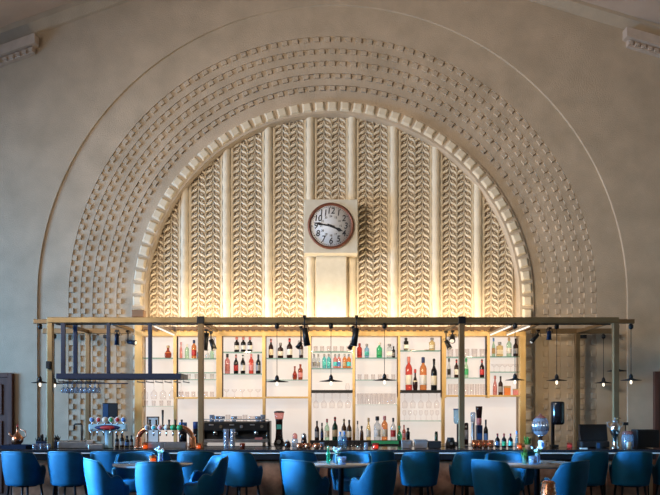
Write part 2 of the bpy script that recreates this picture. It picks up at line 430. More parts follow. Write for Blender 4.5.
# ================================================================== BACK BAR
YS, YP = -.35, -.06
bb = thing('back_bar', 'golden framed back bar of nine backlit bays with glass shelves', 'back bar', (0, YP, 0))
def bx(px0, px1, py0, py1, y0=YS, y1=YP, ref=YS): # world box relative to the back bar
    return PX(px0,ref), PX(px1,ref), y0-YP, y1-YP, PZ(py1,ref), PZ(py0,ref)
ZB = 1.05
def up(px0, px1, py0, py1, mat, nm='upright', y1=YS+.11): 
    return MB().box(*bx(px0, px1, py0, py1, y1=y1)).build(nm, mat, bb, bevel=.006)
p = MB().box(PX(142,YS), PX(520,YS), -.02, .02, ZB, PZ(336,YS)).build('lit_panel', 'panel', bb); p['label'] = 'glowing pale backlit panel'
YC = YH+(HC-ZB-.002)*S(YS)
up(134.5, 142, 317, YC, 'gold'); up(520, 526, 336, YC, 'gold')
BAYS = [(142,173),(177,216),(222.5,262),(266,308),(311.5,352.5),(355.5,397.3),(400.3,441.3),(446.3,486.5),(490,520)]
for i, (a, b) in enumerate(zip(BAYS, BAYS[1:])):
    x0, x1 = a[1], b[0]
    up(x0, x1, 336, 398 if i in (0,1,2,6,7) else YC, 'gold')
    if i in (0,1,2,6,7) and i not in (1,7):
        up(x0+.4, x1-.6 if x1-x0 < 4.2 else x0+3.6, 398, YC, 'gold')
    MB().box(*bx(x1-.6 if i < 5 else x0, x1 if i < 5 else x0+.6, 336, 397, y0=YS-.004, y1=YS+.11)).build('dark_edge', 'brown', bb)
MB().box(*bx(142, 526, 330, 336)).build('fascia', 'gold', bb, bevel=.008)
MB().box(*bx(144.5, 530, 327, 330, y0=YS-.05)).build('cornice_cap', 'brown', bb, bevel=.006)
mb = MB()
for k in range(60):
    x = PX(142,YS)+k*.113; mb.box(x, x+.055, YS-.045-YP, YS-YP+.0, PZ(331.3,YS), PZ(330,YS))
mb.build('dentil_strip', 'brown', bb)
MB().box(*bx(132, 144, 310, 317, y0=YS-.03, y1=-.2)).build('pillar_cap', 'brown', bb, bevel=.01)
SH = {0:[(357.5,'g'),(406,'g')], 1:[(358,'g'),(372,'g'),(379,'g'),(397,'r')], 2:[(351.5,'g'),(373.5,'g'),(397,'r')], 3:[(357.7,'g'),(379.5,'g'),(396.5,'r')],
      4:[(351,'g'),(368,'g'),(390,'d')], 5:[(357.3,'g'),(379.5,'g'),(404.5,'g')], 6:[(350,'g'),(390,'d'),(420.7,'g')], 7:[(356.5,'g'),(377.5,'g'),(395,'r')], 8:[(356,'g'),(371.5,'g'),(395,'r')]}
SZ = {}
for i, ls in SH.items():
    for py, t in ls:
        z = PZ(py, YS); x0, x1 = PX(BAYS[i][0],YS), PX(BAYS[i][1],YS); SZ[i, py] = z
        if t == 'g': MB().box(x0, x1, YS+.02-YP, -.02, z-.012, z).build('glass_shelf', 'shelfglass', bb)
        elif t == 'r':
            MB().box(x0-.03, x1+.03, YS-YP-.002, -.02, z-.032, z).build('rail', 'gold', bb, bevel=.004)
        else: MB().box(x0, x1, YS-YP-.01, -.02, z-.05, z).build('dark_shelf', 'matte', bb)
# back counter below
bc = thing('back_counter', 'dark back counter running below the backlit shelves', 'counter', (0,-.6,0))
MB().box(PX(134,-.9), PX(532,-.9), -.34, .53, ZB-.05, ZB-.002).build('worktop', 'top', bc, bevel=.006)
MB().box(PX(136,-.9), PX(530,-.9), -.28, .53, .10, ZB-.05).build('cabinet', 'brown', bc)
MB().box(PX(138,-.9), PX(528,-.9), -.24, .5, 0, .10).build('plinth', 'matte', bc)

# ------------------------------------------------------------------ bottles
KINDS = {  # (radius fraction, height fraction)
 'wine':  [(.0,.0),(.46,0),(.5,.015),(.5,.56),(.46,.63),(.26,.72),(.18,.78),(.17,.93),(.21,.935),(.21,.97),(.17,1)],
 'tall':  [(.0,.0),(.46,0),(.5,.02),(.5,.66),(.42,.72),(.2,.80),(.18,.94),(.21,.945),(.21,1)],
 'squat': [(.0,.0),(.46,0),(.5,.02),(.5,.60),(.45,.67),(.22,.74),(.19,.80),(.19,.9),(.23,.91),(.23,1)],
 'round': [(.0,.0),(.34,0),(.42,.04),(.5,.22),(.47,.40),(.28,.56),(.17,.66),(.15,.88),(.2,.9),(.2,1)],
 'flask': [(.0,.0),(.42,0),(.46,.02),(.5,.5),(.5,.66),(.3,.74),(.2,.78),(.2,.9),(.25,.91),(.25,1)],
 'box':   [(.0,.0),(.62,0),(.66,.02),(.66,.72),(.6,.76),(.24,.80),(.2,.84),(.2,.9),(.26,.91),(.26,1)],
 'slim':  [(.0,.0),(.44,0),(.5,.02),(.46,.5),(.40,.60),(.18,.76),(.16,.95),(.22,.955),(.22,1)],
}
def bottle(px, base, Y, h, w, kind, glass, label, cap, text, band=(.16,.46), group=None, cat='bottle'):
    s_ = S(Y); H, Wd = h/s_, w/s_; x = PX(px, Y)
    o = thing('bottle', text, cat, (x, Y, base), 0, group)
    pr = [(max(r*Wd, 1e-4), z*H) for r, z in KINDS[kind]]
    n_ = 4 if kind == 'box' else 14
    mb = MB().lathe(pr, n=n_)
    if kind == 'box': mb.rot(PI/4); 
    if kind == 'box': mb.sm = [False]*len(mb.sm)
    mb.build('glass', glass, o)
    if label:
        rr = .505 if kind != 'box' else .67
        if kind in ('round',): rr = .46
        z0, z1 = band
        mb = MB().lathe([(rr*Wd*.985,z0*H),(rr*Wd,z0*H+.001),(rr*Wd,z1*H-.001),(rr*Wd*.985,z1*H)], n=n_)
        if kind == 'box': mb.rot(PI/4); mb.sm = [False]*len(mb.sm)
        mb.build('paper_label', label, o)
    if cap:
        nk = pr[-1][0]; z0 = .84*H
        MB().lathe([(nk*1.12,z0),(nk*1.16,z0+.002),(nk*1.16,H+.004),(nk*.9,H+.008)], n=10).build('cap', cap, o)
    return o
BAYN = ['far left bay','second bay from left','third bay from left','fourth bay from left','middle bay','bay right of the middle','third bay from right','second bay from right','far right bay']
YBt = -.20
def shelf_bottles(bay, py, where, rows):
    for px, h, w, kind, glass, label, cap, desc in rows:
        bottle(px, SZ[bay, py]+.001, YBt, h, w, kind, glass, label, cap, f'{desc}, {where}, {BAYN[bay]}', group=f'bottles on the {where} of the {BAYN[bay]}')
shelf_bottles(0, 357.5, 'upper shelf', [(168,12,7,'round','g_rust','l_orange','l_tan','round rust-orange decanter bottle')])
shelf_bottles(1, 358, 'upper shelf', [(181,16,3,'slim','g_pink',None,'l_pink','slim pale pink bottle, leftmost'), (187,14,4.2,'tall','g_palegreen',None,'l_white','pale green bottle'),
    (194,18,5,'tall','g_orange','l_red','l_navy','orange-red bottle with dark cap'), (198.6,9,3,'flask','g_black','l_navy',None,'short black bottle peeping out by the post'),
    (207.5,9,4.5,'round','g_clearb',None,None,'small clear round bottle'), (212,10,4,'flask','g_palegreen',None,None,'pale greenish flask, rightmost')])
shelf_bottles(2, 351.5, 'upper shelf', [(236.7,14.5,5,'squat','g_black','l_white','l_pink','leftmost of three dark bottles with pink caps'), (243.3,14.5,5,'squat','g_black','l_white','l_pink','middle of three dark bottles with pink caps'),
    (249.9,14.5,5,'squat','g_black','l_white','l_pink','rightmost of three dark bottles with pink caps')])
shelf_bottles(2, 373.5, 'lower shelf', [(227.4,19.5,5.2,'tall','g_pink','l_pink','l_black','salmon pink bottle with black cap'), (236,19,4.6,'wine','g_black','l_red','l_pink','dark bottle with red label'),
    (242.9,19,4.6,'wine','g_black','l_white','l_white','dark bottle with white top and label'), (251.2,19.5,4.8,'tall','g_red','l_pink','l_pink','bright red bottle with pink label'), (258.3,19,5,'wine','g_black','l_grey','l_black','black bottle with grey label')])
shelf_bottles(3, 357.7, 'upper shelf', [(271,19,4.8,'wine','g_dark','l_cream','l_pink','dark wine bottle with cream label, leftmost'), (280.5,15,5.6,'squat','g_dark','l_white','l_grey','squat dark bottle with white label'),
    (289.6,19.5,5.8,'wine','g_dark','l_white','l_red','broad dark bottle with white label'), (301.2,19,4.2,'wine','g_dark','l_grey','l_pink','dark bottle by the spotlight, rightmost')])
shelf_bottles(3, 379.5, 'lower shelf', [(294.8,13.5,4.6,'round','g_rust','l_red',None,'shorter red-brown bottle'), (300.4,15.5,4.6,'flask','g_rust','l_pink',None,'taller red-brown bottle')])
shelf_bottles(4, 368, 'lower shelf', [(314,14,3.7,'tall','g_clearb','l_grey','l_grey','clear bottle with grey print, leftmost'), (318.2,14,3.7,'tall','g_clearb','l_grey','l_grey','clear bottle with grey print, second'),
    (324.3,14,4,'tall','g_teal','l_teal','l_grey','teal bottle, third'), (328.8,14,4,'tall','g_teal','l_teal','l_grey','teal bottle, fourth'),
    (335.2,14,4,'tall','g_pink','l_teal','l_grey','peach bottle with teal label, fifth'), (339,14,3.7,'tall','g_pink','l_blue','l_grey','peach bottle with blue label, sixth'),
    (344.6,14,4.2,'tall','g_orange','l_tan','l_grey','orange bottle with tan label'), (348.9,14,4.2,'tall','g_orange','l_teal','l_grey','orange bottle with teal label, rightmost')])
shelf_bottles(5, 357.3, 'upper shelf', [(359.5,14,5,'tall','g_red','l_red','l_red','red bottle with red label'), (366.8,13.5,4.6,'flask','g_blue','l_teal','l_grey','pale blue bottle'),
    (379.3,15,5.6,'squat','g_green','l_green','l_white','bright green bottle'), (389.4,13.5,5.6,'box','g_clearb','l_white','l_grey','silvery square bottle'), (393.6,11.5,3.4,'squat','g_black','l_grey',None,'small black bottle beside the silvery one')])
shelf_bottles(6, 350, 'upper shelf', [(406,12.2,4.8,'box','g_black','l_white','l_black','square bottle with white label and black cap'), (432,12.2,6,'flask','g_gold','l_cream','l_grey','pale yellow bottle')])
shelf_bottles(6, 390, 'dark shelf', [(408.8,33,6.8,'tall','g_red','l_white','l_pink','tall red bottle with pale label'), (415.2,20.5,5.2,'round','g_dark','l_cream','l_red','short dark bottle with cream base and red neck'),
    (423.2,32.5,7,'tall','g_orange','l_white','l_navy','tall orange bottle with navy cap'), (434,31,6.2,'wine','g_black','l_cream','l_black','tall black bottle with cream label')])
shelf_bottles(7, 377.5, 'middle shelf', [(449,19,3.6,'slim','g_clearb','l_black','l_black','slim bottle with black ornament'), (456.5,18,4.8,'wine','g_dark','l_white','l_red','dark bottle with white label and red top'),
    (466.2,19,4.6,'slim','g_palegreen','l_green','l_green','green labelled clear bottle half behind the post'), (482,18,4.8,'wine','g_dark','l_red','l_red','dark bottle with red label')])
shelf_bottles(8, 356, 'upper shelf', [(493.6,18,3.6,'slim','g_palegreen','l_tan','l_blue','slim clear green bottle with blue stopper'), (499.6,14,6,'box','g_gold','l_cream','l_grey','square golden bottle'),
    (509,18.5,5,'tall','g_palegreen','l_white','l_tan','white and green bottle'), (515.6,17.5,5,'wine','g_dark','l_grey','l_black','dark bottle')])
shelf_bottles(8, 395, 'lowest shelf', [(495,19,4.2,'slim','g_pink','l_pink','l_pink','slim pink bottle'), (500.6,18.5,4.6,'wine','g_dark','l_grey','l_black','slim black bottle')])
for px, w, h, mat, lab in ((507.2,6,9,'l_orange','amber carton beside the black bottle on the lowest shelf, far right bay'), (515.5,4.5,6,'l_pink','small pink box on the lowest shelf of the far right bay')):
    s_ = S(YBt); x = PX(px, YBt); z = SZ[8,395]
    o = thing('carton', lab, 'box', (x,YBt,z+.001)); MB().box(-w/2/s_, w/2/s_, -.04, .04, 0, h/s_).build('carton_body', mat, o, bevel=.003)
    MB().box(-w/2/s_-.002, w/2/s_+.002, -.042, .042, h/s_*.8, h/s_+.003).build('lid', 'l_tan', o)
for px, lab in ((412.3,'small brown dish beside the square bottle, third bay from right'), (427,'small brown dish beside the pale yellow bottle, third bay from right')):
    tag(MB().lathe([(1e-4,0),(.025,0),(.05,.012),(.052,.014),(.024,.006),(1e-4,.005)]).build('dish', 'l_tan', loc=(PX(px,YBt),YBt,SZ[6,350]+.001)), lab, 'dish', 'dishes on the upper glass shelf')

# ------------------------------------------------------------------ glassware
PROTO = {}
def glass_mesh(kind):
    if kind in PROTO: return PROTO[kind]
    p_ = {'wine': [(.033,0),(.034,.003),(.006,.008),(.0045,.09),(.012,.10),(.034,.125),(.038,.155),(.031,.20)],
          'cup':  [(.018,0),(.022,.002),(.034,.03),(.037,.06),(.034,.062),(.031,.03)],
          'tumbler': [(.030,0),(.031,.002),(.036,.095),(.034,.095),(.029,.006)],
          'highball': [(.026,0),(.027,.002),(.031,.14),(.029,.14),(.025,.008)],
          'coupe': [(.030,0),(.031,.003),(.005,.008),(.0045,.08),(.02,.09),(.046,.115),(.048,.135)]}[kind]
    mb = MB(); mb.lathe([(1e-4,p_[0][1])]+p_, n=14)
    o = mb.build('p', 'glass'); me = o.data; bpy.data.objects.remove(o); PROTO[kind] = me; return me
def glass(kind, x, y, z, label, group, mat=None, flip=False, sc=1, name=None):
    me = glass_mesh(kind)
    if mat:
        key = (kind, mat)
        if key not in PROTO: PROTO[key] = me.copy(); PROTO[key].materials.clear(); PROTO[key].materials.append(M[mat])
        me = PROTO[key]
    o = bpy.data.objects.new(name or {'wine':'wine_glass','cup':'cup','tumbler':'tumbler','highball':'highball_glass','coupe':'coupe_glass'}[kind], me); C.objects.link(o)
    o.location = (x,y,z); o.scale = (sc,sc,sc)
    if flip: o.rotation_euler = (PI,0,0)
    return tag(o, label, {'wine':'glass','coupe':'glass','cup':'cup'}.get(kind,'glass'), group)
def row(bay, py, kind, n_, where, x0=None, x1=None, sc=1, noun=None):
    a = x0 or BAYS[bay][0]+4; b = x1 or BAYS[bay][1]-4
    noun = noun or {'wine':'wine glasses','tumbler':'tumblers','highball':'highball glasses','coupe':'coupe glasses'}[kind]
    for i in range(n_):
        glass(kind, PX(a+(b-a)*i/(n_-1), YBt), YBt, SZ[bay,py]+.001, f'{ordinal(i,n_)} of {NUM[n_]} clear {noun}, {where}, {BAYN[bay]}', f'{noun} on the {where}, {BAYN[bay]}', sc=sc)
row(1, 379, 'tumbler', 5, 'third shelf'); row(1, 397, 'tumbler', 6, 'bottom rail', sc=1.0)
row(2, 397, 'coupe', 5, 'bottom rail'); row(4, 351, 'tumbler', 6, 'upper shelf')
row(5, 379.5, 'tumbler', 6, 'middle shelf'); row(5, 404.5, 'highball', 8, 'lowest shelf', sc=1.4)
row(6, 420.7, 'wine', 7, 'lowest shelf', sc=.9); row(7, 356.5, 'tumbler', 5, 'upper shelf', sc=1.5); row(7, 395, 'highball', 7, 'bottom rail', sc=1.4)
row(8, 371.5, 'coupe', 5, 'middle shelf'); row(0, 406, 'tumbler', 4, 'lower shelf')
for bay in (4, 6):
    a, b = BAYS[bay]; 
    for i in range(5):
        z = SZ[bay,390]-.05
        glass('wine', PX(a+4.5+(b-a-9)*i/4, YBt), YBt, z-.001, f'{ordinal(i,5)} of five upside-down wine glasses under dark shelf, {BAYN[bay]}', f'glasses hanging under the dark shelf of the {BAYN[bay]}', flip=True, sc=1.35)
tag(MB().lathe([(1e-4,0),(.03,0),(.045,.05),(.03,.1),(.033,.12)]).build('vase', 'glass', loc=(PX(347.5,YBt),YBt,SZ[4,390]+.001)), 'small clear vase at the right end of the dark shelf, middle bay', 'vase')

# riser with bottles on the back counter
YR = -.62
rs = thing('bottle_riser', 'low dark riser carrying the bottle row on the back counter', 'riser', (0,YR,ZB))
MB().box(PX(310,YR), PX(412,YR), -.10, .10, 0, .075).build('step', 'matte', rs)
MB().box(PX(371,YR), PX(398,YR), -.11, -.10, .02, .075).build('green_edge', 'l_green', rs)
ZR = ZB+.077
for px, h, w, kind, g, l, c, d in [
    (317,19,4.6,'wine','g_dark','l_grey','l_black','dark bottle, leftmost'), (322,17,3.2,'slim','g_black','l_navy','l_black','slim black bottle, second'),
    (327,21,4.8,'wine','g_palegreen','l_cream','l_red','pale bottle with green shoulder and red cap'), (335,23,5.6,'wine','g_dgreen','l_tan','l_red','dark green bottle with red cap'),
    (344,21,5,'wine','g_brown','l_white','l_tan','brown bottle with white label and tan cap'), (349.2,20,5,'wine','g_brown','l_cream','l_black','brown bottle with cream label and black cap'),
    (357.6,19,2.8,'slim','g_clearb',None,'l_black','very slim clear bottle'), (361.7,14,4,'slim','g_brown',None,'l_black','short brown bottle'),
    (368.5,22,4.6,'slim','g_gold','l_cream','l_tan','golden bottle with tan cap'), (377.3,23.5,7,'squat','g_clearb','l_white','l_black','broad clear bottle with long black pourer'),
    (384.6,24,6.2,'tall','g_orange','l_cream','l_pink','peach bottle with pink cap'), (393.2,22,5.4,'wine','g_clearb','l_red','l_black','bottle with red and white label'),
    (399.5,14,5.2,'round','g_green',None,'l_green','small bright green bottle'), (404,15,3.6,'wine','g_rust','l_pink','l_red','slim rosy bottle'), (408,12,4,'flask','g_black',None,'l_black','small black bottle, rightmost')]:
    bottle(px, ZR, YR, h, w, kind, g, l, c, f'{d} in the row on the back counter', group='bottles in the row on the back counter')

# ================================================================== PERGOLA
YF, YB = -2.0, -.22
pg = thing('bar_canopy', 'brass tube frame canopy standing over the bar counter', 'canopy frame', (0,YF,0))
ZF = PZ(320.2, YF); hb = .043
FX = [PX(50.5,YF), PX(201,YF), PX(461.5,YF), PX(615.5,YF)]
def pb(x0,x1,y0,y1,z0,z1,nm,mat='brass'): return MB().box(x0,x1,y0-YF,y1-YF,z0,z1).build(nm, mat, pg, bevel=.006)
pb(FX[0]-.043, FX[3]+.043, YF-.04, YF+.04, ZF-hb, ZF+hb, 'front_beam')
pb(FX[0]-.38, FX[3]+.41, YF+.28, YF+.34, ZF-.02, ZF+.05, 'middle_beam', 'bronze')
pb(PX(43,YB), PX(130.5,YB), YB-.035, YB+.035, ZF-.04, ZF+.05, 'back_beam', 'bronze'); pb(PX(531,YB), PX(613,YB), YB-.035, YB+.035, ZF-.04, ZF+.05, 'back_beam', 'bronze')
ZCt = 1.07
for i, x in enumerate(FX):
    pb(x-.042, x+.042, YF-.042, YF+.042, ZCt, ZF-hb, 'post', 'brass' if i < 1 else 'bronze')
for x in (FX[0], FX[3]): pb(x-.04, x+.04, YB-.04, YB+.04, 0, ZF-.03, 'post', 'bronze')
for px in (50.5,106,201,305,355.5,461.5,545,615.5):
    x = PX(px,YF); pb(x-.022, x+.022, YF+.04, YB-.03 if px in (50.5,615.5) else -.44, ZF-.035, ZF+.025, 'cross_beam', 'bronze')
for px in (201,461.5):
    x = PX(px,YF); MB().box(x-.055,x+.055,-.055,.055,ZF-hb-.012,ZF+hb+.01).build('joint_sleeve', 'black', pg, bevel=.005)
MB().cyl((PX(54,YF),.07,ZF-.055),(PX(612,YF),.07,ZF-.055),.011,n=8).build('track_rail', 'black', pg)
for px, lab in ((153,'white light tube crossing from the front beam, left half'), (512,'white light tube crossing from the front beam, right half'), (531,'white light tube beside the rightmost pair of spotlights')):
    x = PX(px,YF); x2 = x
    o = thing('light_tube', lab, 'lamp', (x,YF+.10,ZF-.085))
    MB().cyl((0,0,0),(0,1.44,.0),.012,n=10).build('tube', 'tube', o); MB().box(-.018,.018,-.01,1.45,.010,.045).build('channel', 'steel', o)

# pendant lamps
def pendant_proto():
    o = bpy.data.objects.new('pendant_lamp', None); C.objects.link(o)
    return o
def pendant(px, py, Y, top_z, wpx, lab):
    s_ = S(Y); x, z = PX(px,Y), PZ(py,Y); R = wpx/2/s_
    o = thing('pendant_lamp', lab, 'lamp', (x,Y,z), 0, 'black disc pendant lamps')
    MB().lathe([(R,0),(R*.99,.006),(R*.4,.022),(.032,.034),(.03,.036),(R*.38,.017),(R*.96,.0)], n=28).build('shade', 'matte', o)
    MB().lathe([(.030,.03),(.032,.06),(.024,.085),(.012,.10),(.008,.11)], n=14).build('socket', 'black', o)
    MB().cyl((0,0,.1),(0,0,top_z-z-.05),.005,n=6).build('cord', 'black', o)
    MB().lathe([(.012,top_z-z-.09),(.034,top_z-z-.075),(.036,top_z-z-.03),(.018,top_z-z-.002)], n=14).build('ceiling_cup', 'black', o)
    MB().lathe([(1e-4,-.058),(.011,-.052),(.018,-.036),(.016,-.014),(.010,.02)], n=12).build('bulb', 'lamp', o)
    return o
ZBT = ZF-hb
pendant(40, 383, YF+.31, ZF-.02, 17, 'pendant lamp outside the left end of the canopy')
pendant(54.5, 384, YB, ZF-.04, 15, 'pendant lamp just right of the left front post')
pendant(277, 382, YF, ZBT, 23, 'left of the three pendants before the backlit shelves')
pendant(331, 381.5, YF, ZBT, 23, 'middle of the three pendants, below the clock')
pendant(384.5, 380.5, YF, ZBT, 23, 'right of the three pendants before the backlit shelves')
pendant(515, 380.3, YF, ZBT, 19, 'pendant lamp before the far right bay of the shelves')
pendant(556.7, 380.8, YF+.31, ZF-.02, 20, 'pendant lamp between back bar and right back post')
pendant(603.5, 383.2, YB, ZF-.04, 17, 'pendant lamp just inside the right front post, hung furthest back')
pendant(617, 371.2, YF+.31, ZF-.02, 19, 'pendant lamp half hidden behind the right front post')
pendant(631, 380.5, YF+.31, ZF-.02, 20, 'pendant lamp outside the right end of the canopy')

# spotlights
def spot(px, py0, py1, Y, dx, dy, lab, r=.042, mat='black', arm=True, topy=None):
    x, z0, z1 = PX(px,Y), PZ(py0,Y), PZ(py1,Y)
    o = thing('spotlight', lab, 'lamp', (x,Y,z0), 0, 'black spotlights on the canopy')
    a, b = Vector((0,0,-.03)), Vector((dx,dy,z1-z0))
    d = (b-a).normalized()
    MB().cyl(a,b,r*.85,r,n=16).cyl(b, b+d*.012, r*1.08, r*1.08, n=16).build('head', mat, o)
    MB().cyl(b+d*.0125, b+d*.014, r*.8, r*.8, n=16).build('lens', 'mirror', o)
    t = (PZ(topy,Y) if topy else ZF-.066)-z0
    MB().cyl((0,0,-.03),(0,0,t),.011,n=8).build('stem', 'black', o)
    MB().cb((0,0,t-.01),(.05,.09,.035)).build('track_adapter', 'black', o)
    MB().tube([(-r-.008,0,-.06),(-r-.008,0,-.0),(r+.008,0,0),(r+.008,0,-.06)],.006,6).build('yoke', 'black', o)
    return o
spot(304.5, 326, 345, YF-.10, .04, .02, 'long black spotlight hanging left of the middle pendant', .05, topy=316)
spot(356.5, 326, 345, YF-.10, -.04, .02, 'long black spotlight hanging right of the middle pendant', .05, topy=316)
spot(301, 341, 347, YF+.35, -.05, .04, 'small lower spotlight left of the middle pendant', .036)
spot(353, 341, 348, YF+.35, -.05, .04, 'small lower spotlight right of the middle pendant', .036)
spot(206.5, 331, 349, -1.2, -.04, .06, 'spotlight close beside the left middle post', .05)
spot(211, 338, 349, -.9, .06, -.04, 'spotlight tilting right beside the left middle post', .045)
spot(452.5, 334.5, 341, -1.0, -.02, -.08, 'upper spotlight left of the right middle post', .05)
spot(446, 339, 348, -.9, .05, -.05, 'lower spotlight left of the right middle post', .042)
spot(538, 333, 342, -1.1, -.12, -.05, 'spotlight tilting left right of the back bar', .034)
spot(549.3, 329, 339, -1.5, .0, .02, 'upright spotlight between the right light tube and back post', .04, 'navy')
spot(117, 332, 344, -1.1, -.01, .03, 'left of the two spotlights by the left arch jamb', .04, 'navy')
spot(128, 340, 343, -1.0, .13, -.04, 'spotlight tilting right by the left arch jamb', .04, 'navy')
def small_box(px, py, w, h, Y, lab, nm, cat):
    s_ = S(Y); o = thing(nm, lab, cat, (PX(px,Y),Y,PZ(py+h/2,Y)))
    MB().box(-w/2/s_, w/2/s_, -.03, .03, 0, h/s_).build('housing', 'matte', o, bevel=.006)
    MB().cyl((0,-.03,h/2/s_),(0,-.036,h/2/s_),min(h,w)/3/s_,n=12).build('lens', 'black', o)
small_box(583, 336.6, 6.5, 3.6, YB, 'small black sensor under the back beam, right side', 'sensor', 'sensor')
small_box(106, 336.6, 5, 3.4, YB, 'small black sensor under the back beam, left side', 'sensor', 'sensor')
small_box(48.6, 365, 4.2, 7.5, YF-.075, 'small black box on the left front post', 'control_box', 'box')

# hanging glass rack
rk = thing('glass_rack', 'daylight-tinted black steel glass rack hanging from the left half of the canopy', 'rack', (PX(120,YF),YF,PZ(379,YF)))
xo, zo = PX(120,YF), PZ(379,YF)
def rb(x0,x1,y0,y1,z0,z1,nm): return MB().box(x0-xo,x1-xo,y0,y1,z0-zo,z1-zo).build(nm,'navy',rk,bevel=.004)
rb(PX(57,YF), PX(181.5,YF), -.045, .0, PZ(379,YF), PZ(373.5,YF), 'front_rail')
rb(PX(57,YF), PX(181.5,YF), .48, .52, PZ(379,YF), PZ(373.5,YF), 'back_rail')
rb(PX(57,YF), PX(59,YF), .0, .48, PZ(379,YF), PZ(373.5,YF), 'end_rail'); rb(PX(179.5,YF), PX(181.5,YF), .0, .48, PZ(379,YF), PZ(373.5,YF), 'end_rail')
rb(PX(59,YF), PX(179.5,YF), .0, .48, PZ(376,YF), PZ(375,YF), 'shelf')
for px, w, y in ((63.3,4.2,-.02),(75.5,4.2,.30),(108.6,3.4,-.02),(150.2,3.8,-.02)):
    x = PX(px, YF+y); rb(x-w/2/65, x+w/2/65, y-.02, y+.02, PZ(374,YF), ZF-(.0445 if y < 0 else .0215), 'hanger')
mb = MB()
for q in [58.2+4.6*k for k in range(9)]+[137+9.25*k for k in range(6)]:
    x = PX(q,YF)-xo; mb.box(x-.008,x+.008,.02,.48,-.05,-.035)
    mb.box(x-.002,x+.002,.02,.025,-.05,.03); mb.box(x-.002,x+.002,.46,.465,-.05,.03)
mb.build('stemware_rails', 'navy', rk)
rb(PX(59,YF), PX(128,YF), .0, .02, PZ(384,YF), PZ(383,YF), 'lower_rail')
for r_, yy in enumerate((YF+.12, YF+.30)):
    for i in range(8):
        glass('wine', PX(60.5+4.6*i,YF), yy, zo-.031, f'{ordinal(i,8)} of eight icy glasses hanging in the rack\'s {"front" if r_==0 else "rear"} row', 'glasses hanging under the left end of the rack', 'icy', True, .9)
for i, px in enumerate([141.6+9.25*k for k in range(5)]):
    glass('wine', PX(px,YF), YF+.2, zo-.031, f'{ordinal(i,5)} of five large glasses hanging under the rack\'s right end', 'large glasses hanging under the right end of the rack', None, True, 1.4)

# ================================================================== FRONT COUNTER
ct = thing('bar_counter', 'long dark bar counter with brown marble front panels', 'counter', (0,-1.9,0))
CX0, CX1 = -4.93, 4.93
MB().box(CX0, CX1, -.42, .42, ZCt-.045, ZCt-.002).build('worktop', 'top', ct, bevel=.008)
MB().box(CX0, CX1, -.425, -.38, ZCt-.062, ZCt-.046).build('edge_trim', 'l_white', ct)
MB().box(CX0+.05, CX1-.05, -.38, .38, ZCt-.15, ZCt-.045).build('apron', 'apron', ct)
MB().box(CX0+.1, CX1-.1, -.25, .33, 0, ZCt-.15).build('carcass', 'apron', ct)
k = 14; w_ = (CX1-CX0-.2)/k
for i in range(k):
    MB().box(CX0+.1+i*w_+.03, CX0+.1+(i+1)*w_-.03, -.275, -.245, .12, ZCt-.165).build('front_panel', 'front', ct, bevel=.01)
mb = MB().tube([(CX0+.1,-.36,.24),(CX1-.1,-.36,.24)],.02,10)
for i in range(9): 
    x = CX0+.3+i*(CX1-CX0-.6)/8; mb.cyl((x,-.36,.24),(x,-.26,.24),.012,n=6)
mb.build('foot_rail', 'brass', ct)

def item(nm, lab, cat, px, Y, z, group=None): return thing(nm, lab, cat, (PX(px,Y),Y,z+.001), 0, group)
def u(px, Y): return px/S(Y)
# --- coffee machine on the back counter
Y = -.68; cm = item('coffee_machine', 'wide black espresso machine left of the coffee grinder', 'coffee machine', 237, Y, ZB)
hw_ = u(32.5,Y)
MB().box(-hw_,hw_,-.10,.22,.10,.40).build('body','matte',cm,bevel=.02)
MB().box(-hw_,hw_,-.22,.2,.24,.39).build('head_housing','black',cm,bevel=.02)
MB().box(-hw_,hw_,-.24,.0,.05,.11).build('drip_tray','steel',cm,bevel=.01)
MB().tube([(-hw_,-.2,.40),(-hw_,-.2,.44),(hw_,-.2,.44),(hw_,-.2,.40)],.008,8).build('cup_rail','steel',cm)
for sx in (-1,1): MB().box(sx*(hw_+.0)-.02,sx*(hw_+.0)+.02,-.2,.2,.0,.41).build('side_panel','black',cm,bevel=.01)
for k in range(3):
    x = -hw_*.62+hw_*.62*k
    g_ = MB().cyl((x,-.16,.25),(x,-.16,.18),.045,n=16).build('group_head','chrome',cm)
    MB().cyl((x,-.2,.19),(x,-.33,.17),.014,.018,n=10).build('portafilter_handle','matte',g_)
    MB().cyl((x+.10,-.222,.32),(x+.10,-.228,.32),.028,n=16).build('gauge','chrome',cm)
    MB().box(x-.10,x-.02,-.228,-.22,.34,.36).build('button_strip','steel',cm)
for sx in (-.95,.95): MB().tube([(sx*hw_,-.2,.24),(sx*hw_,-.27,.2),(sx*hw_,-.28,.12)],.007,8).build('steam_wand','chrome',cm)
MB().box(hw_*.6,hw_*.82,-.25,-.245,.10,.14).build('pink_cloth','l_pink',cm)
cups = [(212,0),(217,1),(222,0),(228,1),(234,0),(239,1),(245,0),(252,1),(258,0),(263,1)]
for i,(px,r_) in enumerate(cups):
    glass('cup' if i % 3 else 'tumbler', PX(px,Y-.08+.16*r_), Y-.08+.16*r_, ZB+.402, f'{ordinal(i,10)} of ten cups on top of the espresso machine', 'cups on top of the espresso machine', 'icy' if i in (0,1,2,4,8,9) else None, False, 1.45 if i%3 else 1.2)
